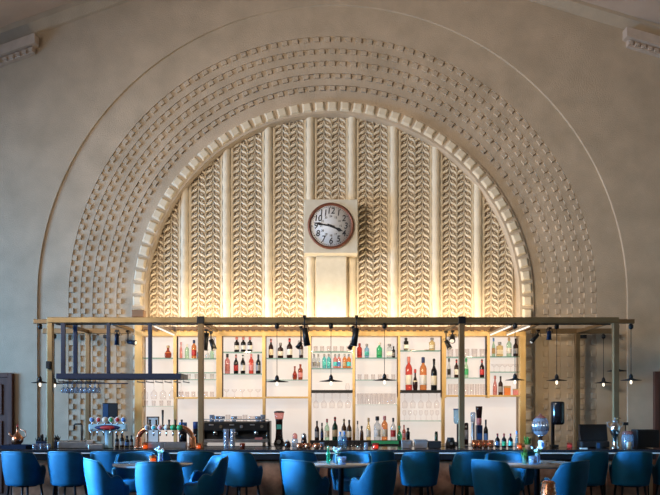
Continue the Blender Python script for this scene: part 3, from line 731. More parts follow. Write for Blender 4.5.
# --- coffee grinder
Y = -.66; gr = item('coffee_grinder', 'tall dark coffee grinder right of the espresso machine', 'coffee grinder', 279.2, Y, ZB)
MB().box(-.085,.085,-.12,.12,0,.05).build('base','matte',gr,bevel=.01)
MB().lathe([(.11,.05),(.085,.12),(.075,.25),(.08,.42),(.088,.44)],n=4,sx=1,sy=1).rot(PI/4).build('body','g_dark',gr)
MB().lathe([(.088,.44),(.095,.46),(.112,.55)],n=4).rot(PI/4).build('hopper','g_pink',gr)
MB().lathe([(.118,.55),(.118,.568),(.06,.58)],n=4).rot(PI/4).build('lid','matte',gr)
MB().box(-.04,.04,-.085,-.075,.27,.35).build('display','l_teal',gr); MB().cyl((0,-.07,.16),(0,-.15,.14),.03,n=12).build('spout','black',gr)
MB().cyl((0,-.10,.06),(0,-.16,.06),.035,n=12).build('dosing_fork','steel',gr)
# --- left end objects on the counter
Y = -2.05
o = item('decanter', 'copper decanter with slender neck at the left end of the bar', 'decanter', 17.5, Y, ZCt+.062)
MB().lathe([(1e-4,0),(.05,0),(.085,.05),(.088,.10),(.05,.15),(.018,.18),(.014,.26),(.02,.27)]).build('body','copper',o)
MB().tube([(.08,0,.09),(.13,0,.13),(.12,0,.2),(.02,0,.24)],.008,8).build('handle','copper',o); MB().lathe([(.02,.27),(.012,.29),(.004,.31)],n=10).build('stopper','l_red',o)
MB().tube([(-.07,0,.1),(-.12,0,.15),(-.13,0,.19)],[.018,.012,.01],8).build('spout','copper',o)
o = item('serving_tray', 'dark flat tray beneath the copper decanter', 'tray', 17.5, Y, ZCt)
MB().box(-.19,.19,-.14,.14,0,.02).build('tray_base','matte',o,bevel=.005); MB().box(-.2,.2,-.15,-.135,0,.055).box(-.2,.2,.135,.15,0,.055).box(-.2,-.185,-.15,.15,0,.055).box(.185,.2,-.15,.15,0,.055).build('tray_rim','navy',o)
for v in o.children: pass
for i in range(5):
    glass('tumbler', PX(34.5+3.6*i,Y-.15+.02*(i%2)), Y-.15+.05*(i%2), ZCt, f'{ordinal(i,5)} of five blue-lit tumblers near the left end of the bar', 'tumblers near the left end of the bar','icy',False,.85)
o = item('herb_box', 'dark box of black sprigs behind the blue-lit tumblers', 'planter', 48, -1.75, ZCt)
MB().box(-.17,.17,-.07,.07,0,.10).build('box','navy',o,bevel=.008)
mb = MB()
for k in range(46):
    x, y = random.uniform(-.16,.16), random.uniform(-.05,.05); h_ = random.uniform(.14,.21); a = random.uniform(-.05,.05)
    mb.tube([(x,y,.09),(x+a*.5,y,h_*.7),(x+a,y+random.uniform(-.03,.03),h_)],[.004,.012,.003],5)
mb.build('sprigs','matte',o)
o = item('ice_well', 'stainless steel ice well beside the black tap', 'ice well', 75.5, -1.9, ZCt)
MB().box(-u(14.3,-1.9),u(14.3,-1.9),-.16,.16,0,.11).build('basin','steel',o,bevel=.012); MB().box(-u(14.8,-1.9),u(14.8,-1.9),-.17,.17,.108,.122).build('rim','chrome',o,bevel=.003)
o = item('tap', 'black square-necked water tap behind the steel ice well', 'tap', 82, -1.62, ZCt)
MB().tube([(0,0,0),(0,0,.34),(-.01,0,.36),(-.11,0,.36),(-.125,0,.345),(-.125,0,.28)],.013,8).build('spout','matte',o); MB().cyl((0,0,0),(0,0,.06),.024).build('base','matte',o); MB().cyl((0,0,.1),(.05,0,.13),.007).build('lever','matte',o)
# T-shaped beer tower
Y = -1.95; bt = item('beer_tower', 'ice-blue chrome T-shaped beer tower with six round badges', 'beer tower', 108.5, Y, ZCt)
z1_, z2_ = PZ(431.3,Y)-ZCt, PZ(423.8,Y)-ZCt; hw_ = u(19,Y)
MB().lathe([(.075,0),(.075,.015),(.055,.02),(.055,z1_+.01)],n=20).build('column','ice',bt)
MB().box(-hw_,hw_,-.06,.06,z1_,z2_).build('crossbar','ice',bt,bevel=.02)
bo = MB().lathe([(1e-4,-.066),(.19,-.064),(.20,-.058)],(0,0,(z1_+z2_)/2),32,'y').build('badge','l_navy',bt)
bo.scale = (1,1,.21); bo.location = (0,0,(z1_+z2_)/2*.79)
bo = MB().lathe([(1e-4,-.070),(.11,-.069),(.115,-.064)],(0,0,(z1_+z2_)/2),32,'y').build('badge_centre','l_red',bt)
bo.scale = (1,1,.28); bo.location = (0,0,(z1_+z2_)/2*.72)
mcols = ['l_blue','l_red','l_cream','l_green','l_red','l_blue']; mr = u(2.9,Y)
for k in range(6):
    x = u(93.5+6.25*k-108.5,Y); z = PZ(419.8,Y)-ZCt
    md = MB().lathe([(1e-4,-.022),(mr*.9,-.02),(mr,-.01),(mr,.012),(1e-4,.014)],(x,-.05,z),20,'y').build('tap_badge','l_white',bt)
    MB().lathe([(1e-4,-.026),(mr*.72,-.024),(mr*.75,-.015)],(x,-.05,z),20,'y').build('emblem',mcols[k],md)
    MB().cyl((x,-.05,z2_-.01),(x,-.05,z-mr*.8),.012,n=8).build('tap_stem','chrome',bt)
    MB().cyl((x,-.05,z1_+.03),(x,-.12,z1_+.02),.012,n=8).cyl((x,-.12,z1_+.03),(x,-.12,z1_-.06),.011,.008,n=8).build('spout','chrome',bt)
o = item('drip_tray', 'blue-grey steel drip tray below the T-shaped beer tower', 'drip tray', 97, -2.08, ZCt)
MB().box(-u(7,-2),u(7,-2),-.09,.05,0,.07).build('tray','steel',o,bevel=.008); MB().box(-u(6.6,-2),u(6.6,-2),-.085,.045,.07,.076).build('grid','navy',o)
for i,(px,h,w,g,l) in enumerate(((117,12,4,'g_black','l_grey'),(122,13,4.4,'g_dark','l_white'),(127,11,4.4,'g_black','l_blue'),(131.5,11.5,3.8,'g_dark','l_grey'))):
    bottle(px, ZCt+.001, -1.7, h, w, 'squat', g, l, 'l_black', f'{ordinal(i,4)} of four short dark bottles between the two beer towers', group='short dark bottles between the beer towers')
o = item('menu_screen', 'blue and black upright screen against the left arch jamb', 'screen', 110.5, -.5, PZ(446,-.5))
o.location.z = 0
MB().box(-.045,.045,-.03,.03,0,PZ(418,-.5)).build('stand','matte',o); MB().box(-.13,.13,-.035,-.0,PZ(418,-.5),PZ(403,-.5)).build('casing','matte',o,bevel=.006); MB().box(-.12,-.03,-.04,-.036,PZ(417,-.5),PZ(404,-.5)).build('display','screen',o)
# copper arch beer tower
Y = -1.95; ca = item('beer_tower', 'copper arch-shaped beer tower with six round badges', 'beer tower', 165.3, Y, ZCt)
hw_ = u(27.2,Y); zt = PZ(427.5,Y)-ZCt; rr = .20; pts = [(-hw_,0,.0),(-hw_,0,zt-rr)]
pts += [(-hw_+rr-rr*math.cos(a),0,zt-rr+rr*math.sin(a)) for a in [PI/2*i/8 for i in range(1,9)]]
pts += [(hw_-rr+rr*math.sin(a),0,zt-rr+rr*math.cos(a)) for a in [PI/2*i/8 for i in range(0,9)]]+[(hw_,0,0)]
MB().tube(pts,.040,16).build('arch_pipe','copper',ca)
for sx in (-1,1): MB().lathe([(.07,0),(.07,.02),(.055,.03),(.055,.16),(.045,.17)],(sx*hw_,0,0),18).build('base_flange','copper',ca)
ecol = ['l_grey','l_teal','l_pink','l_white','l_green','l_green']; mr = u(2.9,Y)
for k in range(6):
    x = u(148.3+6.35*k-165.3,Y); z = zt
    md = MB().lathe([(1e-4,-.024),(mr*.9,-.022),(mr,-.01),(mr,.03)],(x,-.045,z),20,'y').build('tap_badge','l_white' if k < 4 else 'l_green',ca)
    MB().lathe([(1e-4,-.028),(mr*.68,-.027),(mr*.7,-.02)],(x,-.045,z),20,'y').build('emblem',ecol[k],md)
    hh = .12 if k != 2 else .27
    MB().cyl((x+.02,.03,z+.02),(x+.02,.03,z+hh),.010,.018,n=8).build('tap_handle','black',ca)
    MB().cyl((x,-.06,z-.05),(x,-.06,z-.13),.012,.009,n=8).build('spout','chrome',ca)
o = item('drip_tray', 'wide steel drip tray inside the copper beer tower arch', 'drip tray', 165.3, -2.05, ZCt)
for sx in (-1,1): MB().box(sx*.165-.163,sx*.165+.163,-.08,.06,0,.095).build('tray','steel',o,bevel=.006)
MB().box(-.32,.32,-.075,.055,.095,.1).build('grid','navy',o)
for px, w, h, mat, lab in ((183,8,8,'l_blue','blue-grey tin behind the right of the copper arch'), (196.5,7,9,'l_navy','dark blue canister behind the left middle post')):
    o = item('canister', lab, 'canister', px, -.72, ZB); MB().lathe([(u(w,-.7)/2,0),(u(w,-.7)/2,.28)],n=20).build('body','g_black' ,o)
    MB().lathe([(u(w,-.7)/2,.28),(u(w,-.7)/2,.28+u(h,-.7)*.7),(u(w,-.7)/2*.9,.29+u(h,-.7)*.7)],n=20).build('lid',mat,o)
o = item('menu_card', 'thin dark picture frame standing in the far left bay', 'frame', 153.5, -.42, ZB)
MB().box(-.12,-.10,-.01,.01,0,.48).box(.08,.10,-.01,.01,0,.48).box(-.12,.1,-.01,.01,.46,.48).box(-.12,.1,-.01,.01,0,.02).build('frame','brown',o); MB().box(-.1,.08,-.002,.004,.02,.46).build('card','l_white',o)
# candles and small things
def candle(px, Y, z, lab, mat='flame', r=.038, h=.085, g=None):
    o = item('candle_holder', lab, 'candle', px, Y, z)
    MB().lathe([(1e-4,.0),(r*.9,0),(r,.01),(r,h),(r*.92,h),(r*.9,.012)],n=16).build('glass_cup', g or 'g_orange', o)
    MB().lathe([(1e-4,.013),(r*.8,.013),(r*.8,h*.62),(1e-4,h*.66)],n=14).build('candle', mat, o)
    return o
candle(145, -2.25, ZCt, 'glowing orange candle before the left foot of the copper arch', r=.045, h=.10)
candle(198.5, -2.2, ZCt, 'glowing candle beside the left middle post on the bar', r=.04)
candle(375.5, -2.2, ZCt, 'glowing red candle on the bar below the bottle row', g='g_red', r=.05, h=.09)
candle(519.3, -2.15, ZCt, 'glowing orange candle beside the blue bottle on the bar', r=.042)
candle(569.5, -2.0, ZCt, 'glowing pink candle on the right of the bar', 'flame2', g='g_pink', r=.042)
for st, px in (('left',226.2),('right',232.6)):
    for j in range(4):
        glass('tumbler', PX(px,-2.0), -2.0, ZCt+.001+j*.062, f'{["lowest","second lowest","second highest","topmost"][j]} tumbler of the {st} stack before the espresso machine', 'stacked tumblers before the espresso machine','icy',False,1.15)
for px, w, h, mat, lab in ((287.5,6,8,'g_dark','round dark pot right of the coffee grinder'),):
    o = item('pot', lab, 'pot', px, -1.9, ZCt); MB().lathe([(1e-4,0),(.04,0),(.05,.04),(.046,.08),(.03,.1)]).build('body',mat,o); MB().lathe([(.032,.1),(.02,.115),(.006,.12),(.006,.13)]).build('lid','steel',o)
for px, lab in ((295,'ribbed glass jar with rosy lid right of the dark pot'), (304,'dark ribbed jar right of the rosy-lidded jar')):
    o = item('jar', lab, 'jar', px, -1.8, ZCt)
    MB().lathe([(1e-4,0),(.04,0),(.048,.03),(.045,.12),(.034,.14)],n=14).build('body','icy' if px < 300 else 'g_dark',o); MB().lathe([(.038,.14),(.038,.19),(.025,.215),(.012,.225)],n=14).build('lid','g_pink' if px < 300 else 'steel',o)
mi = 0
for px, lab in ((299.5,'left copper mug below the two jars'),(307.5,'middle copper mug below the two jars'),(316.5,'right copper mug below the bottle row')):
    o = item('mug', lab, 'mug', px, -2.1, ZCt, 'copper mugs on the bar'); MB().lathe([(1e-4,0),(.04,0),(.05,.03),(.048,.085),(.044,.085),(.043,.01)]).build('cup','copper',o); MB().tube([(.046,0,.07),(.078,0,.06),(.078,0,.03),(.048,0,.02)],.006,6).build('handle','copper',o)
for i,px in enumerate((322,327,352,356.5,361,366)):
    glass('tumbler', PX(px,-2.0), -2.0, ZCt+.001, f'{ordinal(i,6)} of six tumblers on the bar before the bottle row', 'tumblers on the bar before the bottle row','icy' if i in (0,5) else None,False,.95)
for px, lab in ((340.2,'blue glass water bottle, left of a pair before the bottle row'),(344.6,'blue glass water bottle, right of a pair before the bottle row')):
    bottle(px, ZCt+.001, -1.95, 16, 4.4, 'tall', 'g_blue', None, 'l_blue', lab)
for px, w, h, lab, mat in ((406.5,9.5,8,'left grey lidded caddy on the bar','greybox'),(420.7,12,8.5,'right grey lidded caddy on the bar','greybox'),(434.2,12,7,'black box right of the grey caddies','matte')):
    o = item('caddy', lab, 'box', px, -1.95, ZCt); hw_ = u(w/2,-1.95); H = u(h,-1.95)
    MB().box(-hw_,hw_,-.09,.09,0,H*.8).build('body',mat,o,bevel=.008); MB().box(-hw_-.006,hw_+.006,-.096,.096,H*.8,H).build('lid','matte' if mat=='matte' else 'greybox',o,bevel=.006)
o = item('jar', 'slim dark jar on the back counter above the black box', 'jar', 436.3, -.7, ZB); MB().lathe([(1e-4,0),(.026,0),(.028,.1),(.028,.2),(.02,.21)]).build('body','g_dgreen',o); MB().lathe([(.024,.21),(.024,.23)]).build('lid','matte',o)
o = item('blender', 'squat black blender base left of the right middle post', 'blender', 450.5, -1.9, ZCt); MB().lathe([(.10,0),(.095,.06),(.07,.13),(.06,.16)],n=4).rot(PI/4).build('base','matte',o); MB().cyl((0,-.075,.07),(0,-.09,.07),.02).build('dial','steel',o)
# grinders behind the right middle post
Y = -.7
o = item('coffee_grinder', 'coffee grinder with blue hopper, half behind the right middle post', 'coffee grinder', 456.5, Y, ZB)
MB().box(-.02,.10,-.1,.1,0,.05).build('base','matte',o,bevel=.006); MB().box(.01,.08,-.06,.06,.05,.36).build('body','matte',o,bevel=.01); MB().lathe([(.03,.36),(.05,.40),(.052,.60)],n=16).build('hopper','g_blue',o); MB().lathe([(.055,.60),(.055,.62)],n=16).build('lid','l_navy',o)
o = item('tin', 'patterned dark tin right of the right middle post', 'tin', 466.5, Y, ZB); MB().lathe([(.034,0),(.034,.36),(.02,.38)],n=14).build('body','g_dark',o); MB().lathe([(.035,.1),(.035,.26)],n=14).build('paper_label','l_grey',o)
o = item('coffee_grinder', 'slim grey grinder left of the upturned dark cup', 'coffee grinder', 473, Y, ZB); MB().lathe([(.045,0),(.04,.03),(.03,.06),(.03,.36),(.038,.40)],n=14).build('body','steel',o); MB().lathe([(.038,.40),(.045,.54),(.03,.56)],n=14).build('hopper','icy',o)
o = item('coffee_grinder', 'tall grinder with dark cup hopper right of the middle post', 'coffee grinder', 479, Y, ZB)
MB().box(-.056,.056,-.09,.09,0,.06).build('base','matte',o,bevel=.006); MB().box(-.05,.05,-.07,.07,.06,.34).build('body','navy',o,bevel=.012); MB().box(-.04,.03,-.078,-.07,.1,.2).build('display','screen',o); MB().lathe([(.03,.34),(.045,.36),(.045,.46)],n=16).build('neck','l_pink',o); MB().lathe([(.045,.46),(.058,.62),(.058,.66)],n=16).build('hopper','g_dark',o)
bottle(485.8, ZB+.001, -.72, 25, 4.6, 'wine', 'g_black', 'l_blue', 'l_black', 'ornate dark bottle beside the dark cup grinder')
for i,px in enumerate((474.5,480,485.5,491)):
    o = item('mug', f'{ordinal(i,4)} of four copper mugs beside the red-necked bottles', 'mug', px, -1.9, ZCt, 'copper mugs by the red-necked bottles'); MB().lathe([(1e-4,0),(.032,0),(.042,.03),(.04,.12),(.036,.12),(.035,.01)]).build('cup','copper',o); MB().tube([(.038,-.02,.1),(.058,-.05,.08),(.058,-.05,.05),(.04,-.02,.03)],.005,6).build('handle','copper',o)
for i,(px,c) in enumerate(((497.5,'l_blue'),(504,'l_green'),(510.5,'l_teal'))):
    bottle(px, ZCt+.001, -1.9, 14, 4.8, 'wine', 'g_black', c, 'l_red', f'{ordinal(i,3)} of three small dark bottles with red necks on the bar', group='red-necked bottles on the bar')
bottle(516.8, ZCt+.001, -1.9, 16.5, 3.6, 'slim', 'g_blue', None, 'l_blue', 'slim bright blue bottle right of the red-necked bottles')
# right side
Y = -1.85
o = item('drink_dispenser', 'ornate cut-glass drink dispenser on a stand at the right', 'drink dispenser', 540.5, Y, ZCt)
MB().lathe([(.07,0),(.075,.01),(.03,.03),(.03,.17),(.06,.19)],n=18).build('stand','chrome',o)
mb = MB().lathe([(1e-4,.19),(.06,.19),(.105,.23),(.125,.32),(.12,.40),(.09,.455),(.07,.46)],n=18); mb.build('bowl','icy',o)
mb = MB()
for k in range(18):
    a = 2*PI*k/18; mb.cyl((.122*math.cos(a),.122*math.sin(a),.26),(.124*math.cos(a),.124*math.sin(a),.41),.008,n=5)
mb.build('cut_ribs','chrome',o); MB().lathe([(.08,.46),(.085,.47),(.05,.49),(.015,.505),(.018,.53)],n=18).build('lid','g_pink',o); MB().cyl((0,-.08,.2),(0,-.13,.19),.012).build('tap','chrome',o)
o = item('mug', 'white mug with blue mark before the drink dispenser', 'mug', 542, -2.12, ZCt); MB().lathe([(1e-4,0),(.05,0),(.058,.02),(.058,.125),(.052,.125),(.05,.02)],n=18).build('cup','l_white',o); MB().tube([(.056,0,.1),(.09,0,.09),(.09,0,.05),(.056,0,.03)],.007,6).build('handle','l_white',o); MB().box(-.025,.015,-.0605,-.056,.03,.10).build('mark','l_blue',o)
o = item('coffee_grinder', 'grinder with big black cylinder hopper on a slim stand', 'coffee grinder', 557.5, -1.75, ZCt)
hr = u(6.8,-1.75); zb_, zt_ = PZ(423.5,-1.75)-ZCt, PZ(402,-1.75)-ZCt
MB().box(-.11,.0,-.07,.07,0,.04).build('base','matte',o,bevel=.006); MB().box(-.095,-.055,-.03,.03,.04,zb_+.02).build('stand','matte',o)
MB().lathe([(hr*.75,zb_-.02),(hr*.96,zb_),(hr,zb_+.02),(hr,zt_-.02),(hr*.95,zt_),(hr*.6,zt_+.008)],n=28).build('hopper','g_black',o)
def sprig(o, n_, R, h0, h1, mat='plant'):
    mb = MB()
    for k in range(n_):
        a = random.uniform(0,2*PI); r0 = random.uniform(.2,1)*R; h_ = random.uniform(h0,h1); c, s_ = math.cos(a), math.sin(a)
        p0, p1 = Vector((c*r0*.3,s_*r0*.3,h0*.5)), Vector((c*r0,s_*r0,h_)); t = Vector((-s_,c,0))*.014; m_ = (p0+p1)/2+Vector((0,0,.02))
        mb.add([p0, m_+t, p1, m_-t, m_+Vector((0,0,.006))], [(0,1,4),(1,2,4),(2,3,4),(3,0,4)])
    mb.build('leaves', mat, o)
o = item('potted_plant', 'small green herb in a pot left of the drink dispenser', 'plant', 527.5, -2.1, ZCt); MB().lathe([(1e-4,0),(.03,0),(.04,.06),(.036,.06)]).build('pot','l_white',o); sprig(o,60,.08,.07,.2)
Y = -1.7
o = item('till', 'black till with rounded back left of the silver urn', 'till', 593, Y, ZCt)
hw_ = u(14,Y); MB().box(-hw_,hw_,-.13,.13,0,.10).build('base','matte',o,bevel=.02); MB().add([(x,y,z) for x in (-hw_,hw_) for y,z in ((-.05,.1),(.0,.36),(.06,.36),(.06,.1))],[(0,1,2,3),(4,5,6,7),(0,1,5,4),(1,2,6,5),(2,3,7,6),(3,0,4,7)]).build('screen','black',o,bevel=.012)
MB().box(-.02,.02,.0,.05,.1,.2).build('neck','matte',o)
o = item('phone', 'small upright glowing blue screen before the black till', 'screen', 599, -2.1, ZCt); MB().box(-.04,.04,-.01,.01,.0,.1).build('body','matte',o); MB().box(-.035,.01,-.012,-.01,.01,.085).build('display','screen',o)
o = item('card', 'small white card lying before the black till', 'card', 583.5, -2.1, ZCt); MB().box(-.05,.05,-.03,.03,0,.012).build('paper','l_white',o); MB().box(-.04,.04,-.02,.02,.012,.0125).build('print','l_grey',o)
o = item('samovar', 'ornate silver urn with handles right of the black till', 'samovar', 615, -2.2, ZCt)
MB().lathe([(.06,0),(.062,.02),(.035,.05),(.04,.10),(.03,.18),(.05,.21),(.075,.27),(.078,.34),(.05,.39),(.03,.41)],n=20).build('body','chrome',o)
MB().lathe([(.04,.41),(.04,.42),(.02,.44),(.008,.455),(.012,.47),(.002,.48)],n=16).build('lid','steel',o)
for sx in (-1,1): MB().tube([(sx*.07,0,.32),(sx*.11,0,.35),(sx*.12,0,.40),(sx*.08,0,.41)],.009,8).build('handle','steel',o)
MB().cyl((0,-.07,.25),(0,-.12,.24),.012).build('tap','steel',o)
MB().tube([(.02,0,.45),(.06,0,.47),(.09,0,.46)],[.012,.01,.004],8).build('spray','brass',o)
o = item('jar', 'large bluish glass jar with rosy lid right of the silver urn', 'jar', 627.5, -1.8, ZCt); MB().lathe([(1e-4,0),(.08,0),(.088,.02),(.088,.18),(.07,.205)],n=20).build('body','icy',o); MB().lathe([(.078,.205),(.085,.22),(.08,.245),(.03,.26)],n=20).build('lid','g_pink',o)
o = item('candle_holder', 'white pillar candle before the large bluish jar', 'candle', 629, -2.1, ZCt); MB().lathe([(1e-4,0),(.032,0),(.034,.09),(.03,.1)]).build('candle','l_cream',o); MB().cyl((0,0,.1),(0,0,.115),.003,n=5).build('wick','ink',o)
o = item('card_reader', 'small black card reader on a rod behind the large jar', 'card reader', 625.5, -1.6, ZCt); MB().cyl((0,0,0),(0,0,.36),.008,n=8).build('rod','matte',o); MB().box(-.04,.04,-.02,.02,.34,.39).build('body','matte',o,bevel=.006)
o = item('speaker', 'black box speaker at the right end of the bar', 'speaker', 645, -1.75, ZCt); MB().box(-u(11,Y),u(11,Y),-.12,.12,0,.28).build('cabinet','matte',o,bevel=.012); MB().box(-u(10,Y),u(10,Y),-.126,-.119,.02,.26).build('grille','black',o)
o = item('tumbler', 'dark reddish tumbler on the bar before the espresso machine', 'glass', 242.5, -2.2, ZCt); MB().lathe([(1e-4,0),(.035,0),(.042,.09),(.038,.09),(.032,.01)]).build('glass','g_rust',o); MB().lathe([(1e-4,.012),(.03,.012),(.034,.05),(1e-4,.052)]).build('candle','g_dark',o)

# ================================================================== STOOLS
HI, LO, ZS = 1.09, .885, .60
def shell_xy(phi, a, b, n_=2.35):
    s_, c = math.sin(phi), math.cos(phi)
    return a*math.copysign(abs(s_)**(2/n_), s_), -b*math.copysign(abs(c)**(2/n_), c)
def ztp(phi):
    d = abs(math.degrees(phi))
    return HI-.012*(d/45)**2*(d < 90) - (HI-LO)*smooth(60, 93, d) - .10*smooth(102, 120, d)
def make_stool(label):
    t = thing('bar_stool', label, 'bar stool', (0,0,0), 0, 'blue velvet bar stools')
    NP, NZ = 36, 7; A, B, TH = .285, .275, .055
    outer_, inner_, rim = [], [], []
    vs, fs = [], []
    def sc(z): return .88+.12*smooth(ZS, ZS+.26, z)
    cols = []
    for i in range(NP+1):
        phi = R_(-120+240*i/NP); zt = ztp(phi); col = []
        for j in range(NZ+1):
            z = ZS+(zt-.025-ZS)*j/NZ; x, y = shell_xy(phi, A*sc(z), B*sc(z)); y -= .03*smooth(.75,1.1,z); col.append((x,y,z))
        x, y = shell_xy(phi, (A-.010), (B-.010)); y -= .03*smooth(.75,1.1,zt)
        s2 = sc(zt); col.append((x*s2,y*s2,zt-.006))
        x, y = shell_xy(phi, (A-TH/2), (B-TH/2)); y -= .03*smooth(.75,1.1,zt); col.append((x*s2,y*s2,zt))
        x, y = shell_xy(phi, (A-TH+.01), (B-TH+.01)); y -= .03*smooth(.75,1.1,zt); col.append((x*s2,y*s2,zt-.006))
        for j in range(NZ, -1, -1):
            z = ZS+(zt-.025-ZS)*j/NZ; x, y = shell_xy(phi, (A-TH)*sc(z), (B-TH)*sc(z)); y -= .03*smooth(.75,1.1,z); col.append((x,y,z))
        cols.append(col)
    H = len(cols[0]); vs = [v for c in cols for v in c]
    fs = [(i*H+j, (i+1)*H+j, (i+1)*H+(j+1)%H, i*H+(j+1)%H) for i in range(NP) for j in range(H)]
    fs += [tuple(range(H)), tuple(range(NP*H, NP*H+H))]
    MB().add(vs, fs, True).build('backrest', 'velvet', t, sub=1)
    # seam piping along the outer top edge
    MB().tube([(c[NZ+1][0]*1.004, c[NZ+1][1]*1.004, c[NZ+1][2]+.004) for c in cols], .0055, 6).build('piping', 'piping', t)
    st = MB(); ring = [(0.0,.745),(.9,.745),(.98,.735),(1.0,.71),(1.0,.64),(.95,.60)]
    vs = []; NN = 28
    for r_, z in ring:
        for i in range(NN):
            x, y = shell_xy(2*PI*i/NN, .225*max(r_,1e-3), .225*max(r_,1e-3)); vs.append((x,y+.02,z))
    st.add(vs, [(j*NN+i, j*NN+(i+1)%NN, (j+1)*NN+(i+1)%NN, (j+1)*NN+i) for j in range(len(ring)-1) for i in range(NN)], True).add(vs[-NN:], [tuple(range(NN))])
    st.build('seat', 'velvet', t)
    MB().lathe([(.17,.58),(.17,.602)],n=20).build('seat_plate', 'legs', t)
    for sx in (-1,1):
        for sy in (-1,1): MB().cyl((sx*.15,sy*.15,.60),(sx*.21,sy*.21,0),.018,.011,n=10).build('leg','legs',t)
    q = .185; MB().tube([(-q,-q,.25),(q,-q,.25),(q,q,.25),(-q,q,.25)],.009,8,True).build('footrest','legs',t)
    return t
STOOLS = [ # px, top row y gives depth, rotation, label
 (25,-2.80,-14,'leftmost bar stool at the counter below the copper decanter'), (70,-2.80,-8,'bar stool at the counter below the steel ice well'),
 (112,-2.74,-4,'bar stool at the counter below the T-shaped beer tower'), (154,-2.66,0,'bar stool behind the left round table, mostly hidden, below the copper arch'),
 (197,-2.72,4,'bar stool at the counter left of the left middle post'), (243,-2.85,-26,'bar stool at the counter below the espresso machine'),
 (300,-2.75,-10,'bar stool at the counter behind the large middle chair, below the jars'), (375,-2.70,4,'half hidden stool beyond the right of the middle table'),
 (419,-2.85,4,'bar stool at the counter below the grey caddies'), (469,-2.75,10,'bar stool at the counter below the copper mugs and grinders'),
 (515,-2.68,0,'bar stool at the counter below the red-necked bottles'), (586,-2.75,8,'bar stool at the counter below the black till'),
 (630,-2.82,-4,'bar stool at the counter below the silver urn and bluish jar'), (673,-2.8,0,'bar stool cut off by the right edge of the picture'),
 # around the round tables
 (109,-4.20,-62,'stool left of the left round table, its side turned to us'), (160,-4.62,6,'stool with its back to us before the left round table'),
 (204,-3.95,112,'stool at the right of the left round table, facing it'), (134,-3.42,186,'stool at the far side of the left round table, facing us'),
 (307,-4.38,-42,'large stool with high left corner before the middle round table'), (371,-4.55,50,'stool with a low left arm before the middle round table'),
 (352,-3.38,176,'stool at the far side of the middle table, facing us'), (497,-4.42,-46,'stool with low right arm left of the right round table'),
 (562,-4.55,40,'dark stool with low left arm before the right round table'), (505,-3.42,168,'stool at the far side of the right round table, facing us'),
]
proto = None
for px, Y, rz, lab in STOOLS:
    loc = (PX(px,Y),Y,0)
    if proto is None: proto = make_stool(lab); proto.location = loc; proto.rotation_euler = (0,0,R_(rz))
    else: dup(proto, loc, R_(rz), lab)

# ================================================================== ROUND TABLES
ZT = 1.0
def table(px, Y, r, lab, z=ZT):
    t = thing('round_table', lab, 'table', (PX(px,Y),Y,0), 0, 'round high tables')
    MB().lathe([(1e-4,z-.028),(r-.012,z-.028),(r,z-.018),(r,z-.006),(r-.006,z),(1e-4,z)],n=56).build('tabletop','table',t)
    MB().lathe([(.036,.03),(.036,z-.05),(.10,z-.03)],n=20).build('pedestal','legs',t)
    MB().lathe([(.25,0),(.25,.012),(.06,.03),(.036,.05)],n=32).build('base','legs',t)
table(153,-4.0,.50,'left round high table with a candle and flowers'); table(341,-4.0,.45,'middle round high table with a vase'); table(537,-4.0,.54,'right round high table with a green sprig')
Y = -4.05
candle(152.8, -4.05, ZT, 'glowing candle on the left round table', r=.045, h=.10)
def vase(px, Y, lab, leafmat, petals):
    o = item('flower_vase', lab, 'vase', px, Y, ZT); MB().lathe([(1e-4,0),(.03,0),(.036,.05),(.03,.1),(.034,.12),(.03,.12),(.026,.02)],n=16).build('vase','icy',o)
    mb = MB()
    for k in range(7):
        a = 2*PI*k/7; mb.tube([(0,0,.03),(.03*math.cos(a),.03*math.sin(a),.13),(.06*math.cos(a),.05*math.sin(a),.17)],.003,5)
    mb.build('stems','plant',o); mb = MB()
    for k in range(petals):
        a = random.uniform(0,2*PI); r_ = random.uniform(0,.07); mb.ball((r_*math.cos(a),r_*math.sin(a),.165+random.uniform(-.02,.03)),.017,8)
    mb.build('blossoms',leafmat,o)
vase(160.5,-3.95,'small vase of white blossoms on the left round table','petal',11)
vase(337.5,-3.95,'vase of pale blue blossoms on the middle round table','petal',10)
bottle(328.3, ZT+.001, -4.0, 17, 3.6, 'tall', 'g_green', None, 'g_gold', 'slim green bottle on the middle round table', band=(.2,.5))
o = item('candle_holder', 'grey glass candle holder on the middle round table', 'candle', 342, -4.12, ZT); MB().lathe([(1e-4,0),(.05,0),(.055,.09),(.05,.09),(.046,.01)],n=18).build('glass_cup','icy',o); MB().lathe([(1e-4,.012),(.04,.012),(.04,.05),(1e-4,.052)],n=14).build('candle','l_pink',o)
o = item('potted_plant', 'bright green sprig in a glass on the right round table', 'plant', 524.5, -4.05, ZT); MB().lathe([(1e-4,0),(.026,0),(.03,.1),(.026,.1),(.022,.01)],n=14).build('glass','g_palegreen',o); sprig(o,50,.06,.06,.2)
o = item('candle_holder', 'grey glass candle holder on the right round table', 'candle', 533, -4.15, ZT); MB().lathe([(1e-4,0),(.05,0),(.055,.10),(.05,.10),(.046,.01)],n=18).build('glass_cup','icy',o); MB().lathe([(1e-4,.012),(.04,.012),(.04,.05),(1e-4,.052)],n=14).build('candle','l_pink',o)
vase(537.5,-3.9,'vase of white blossoms on the right round table','petal',9)
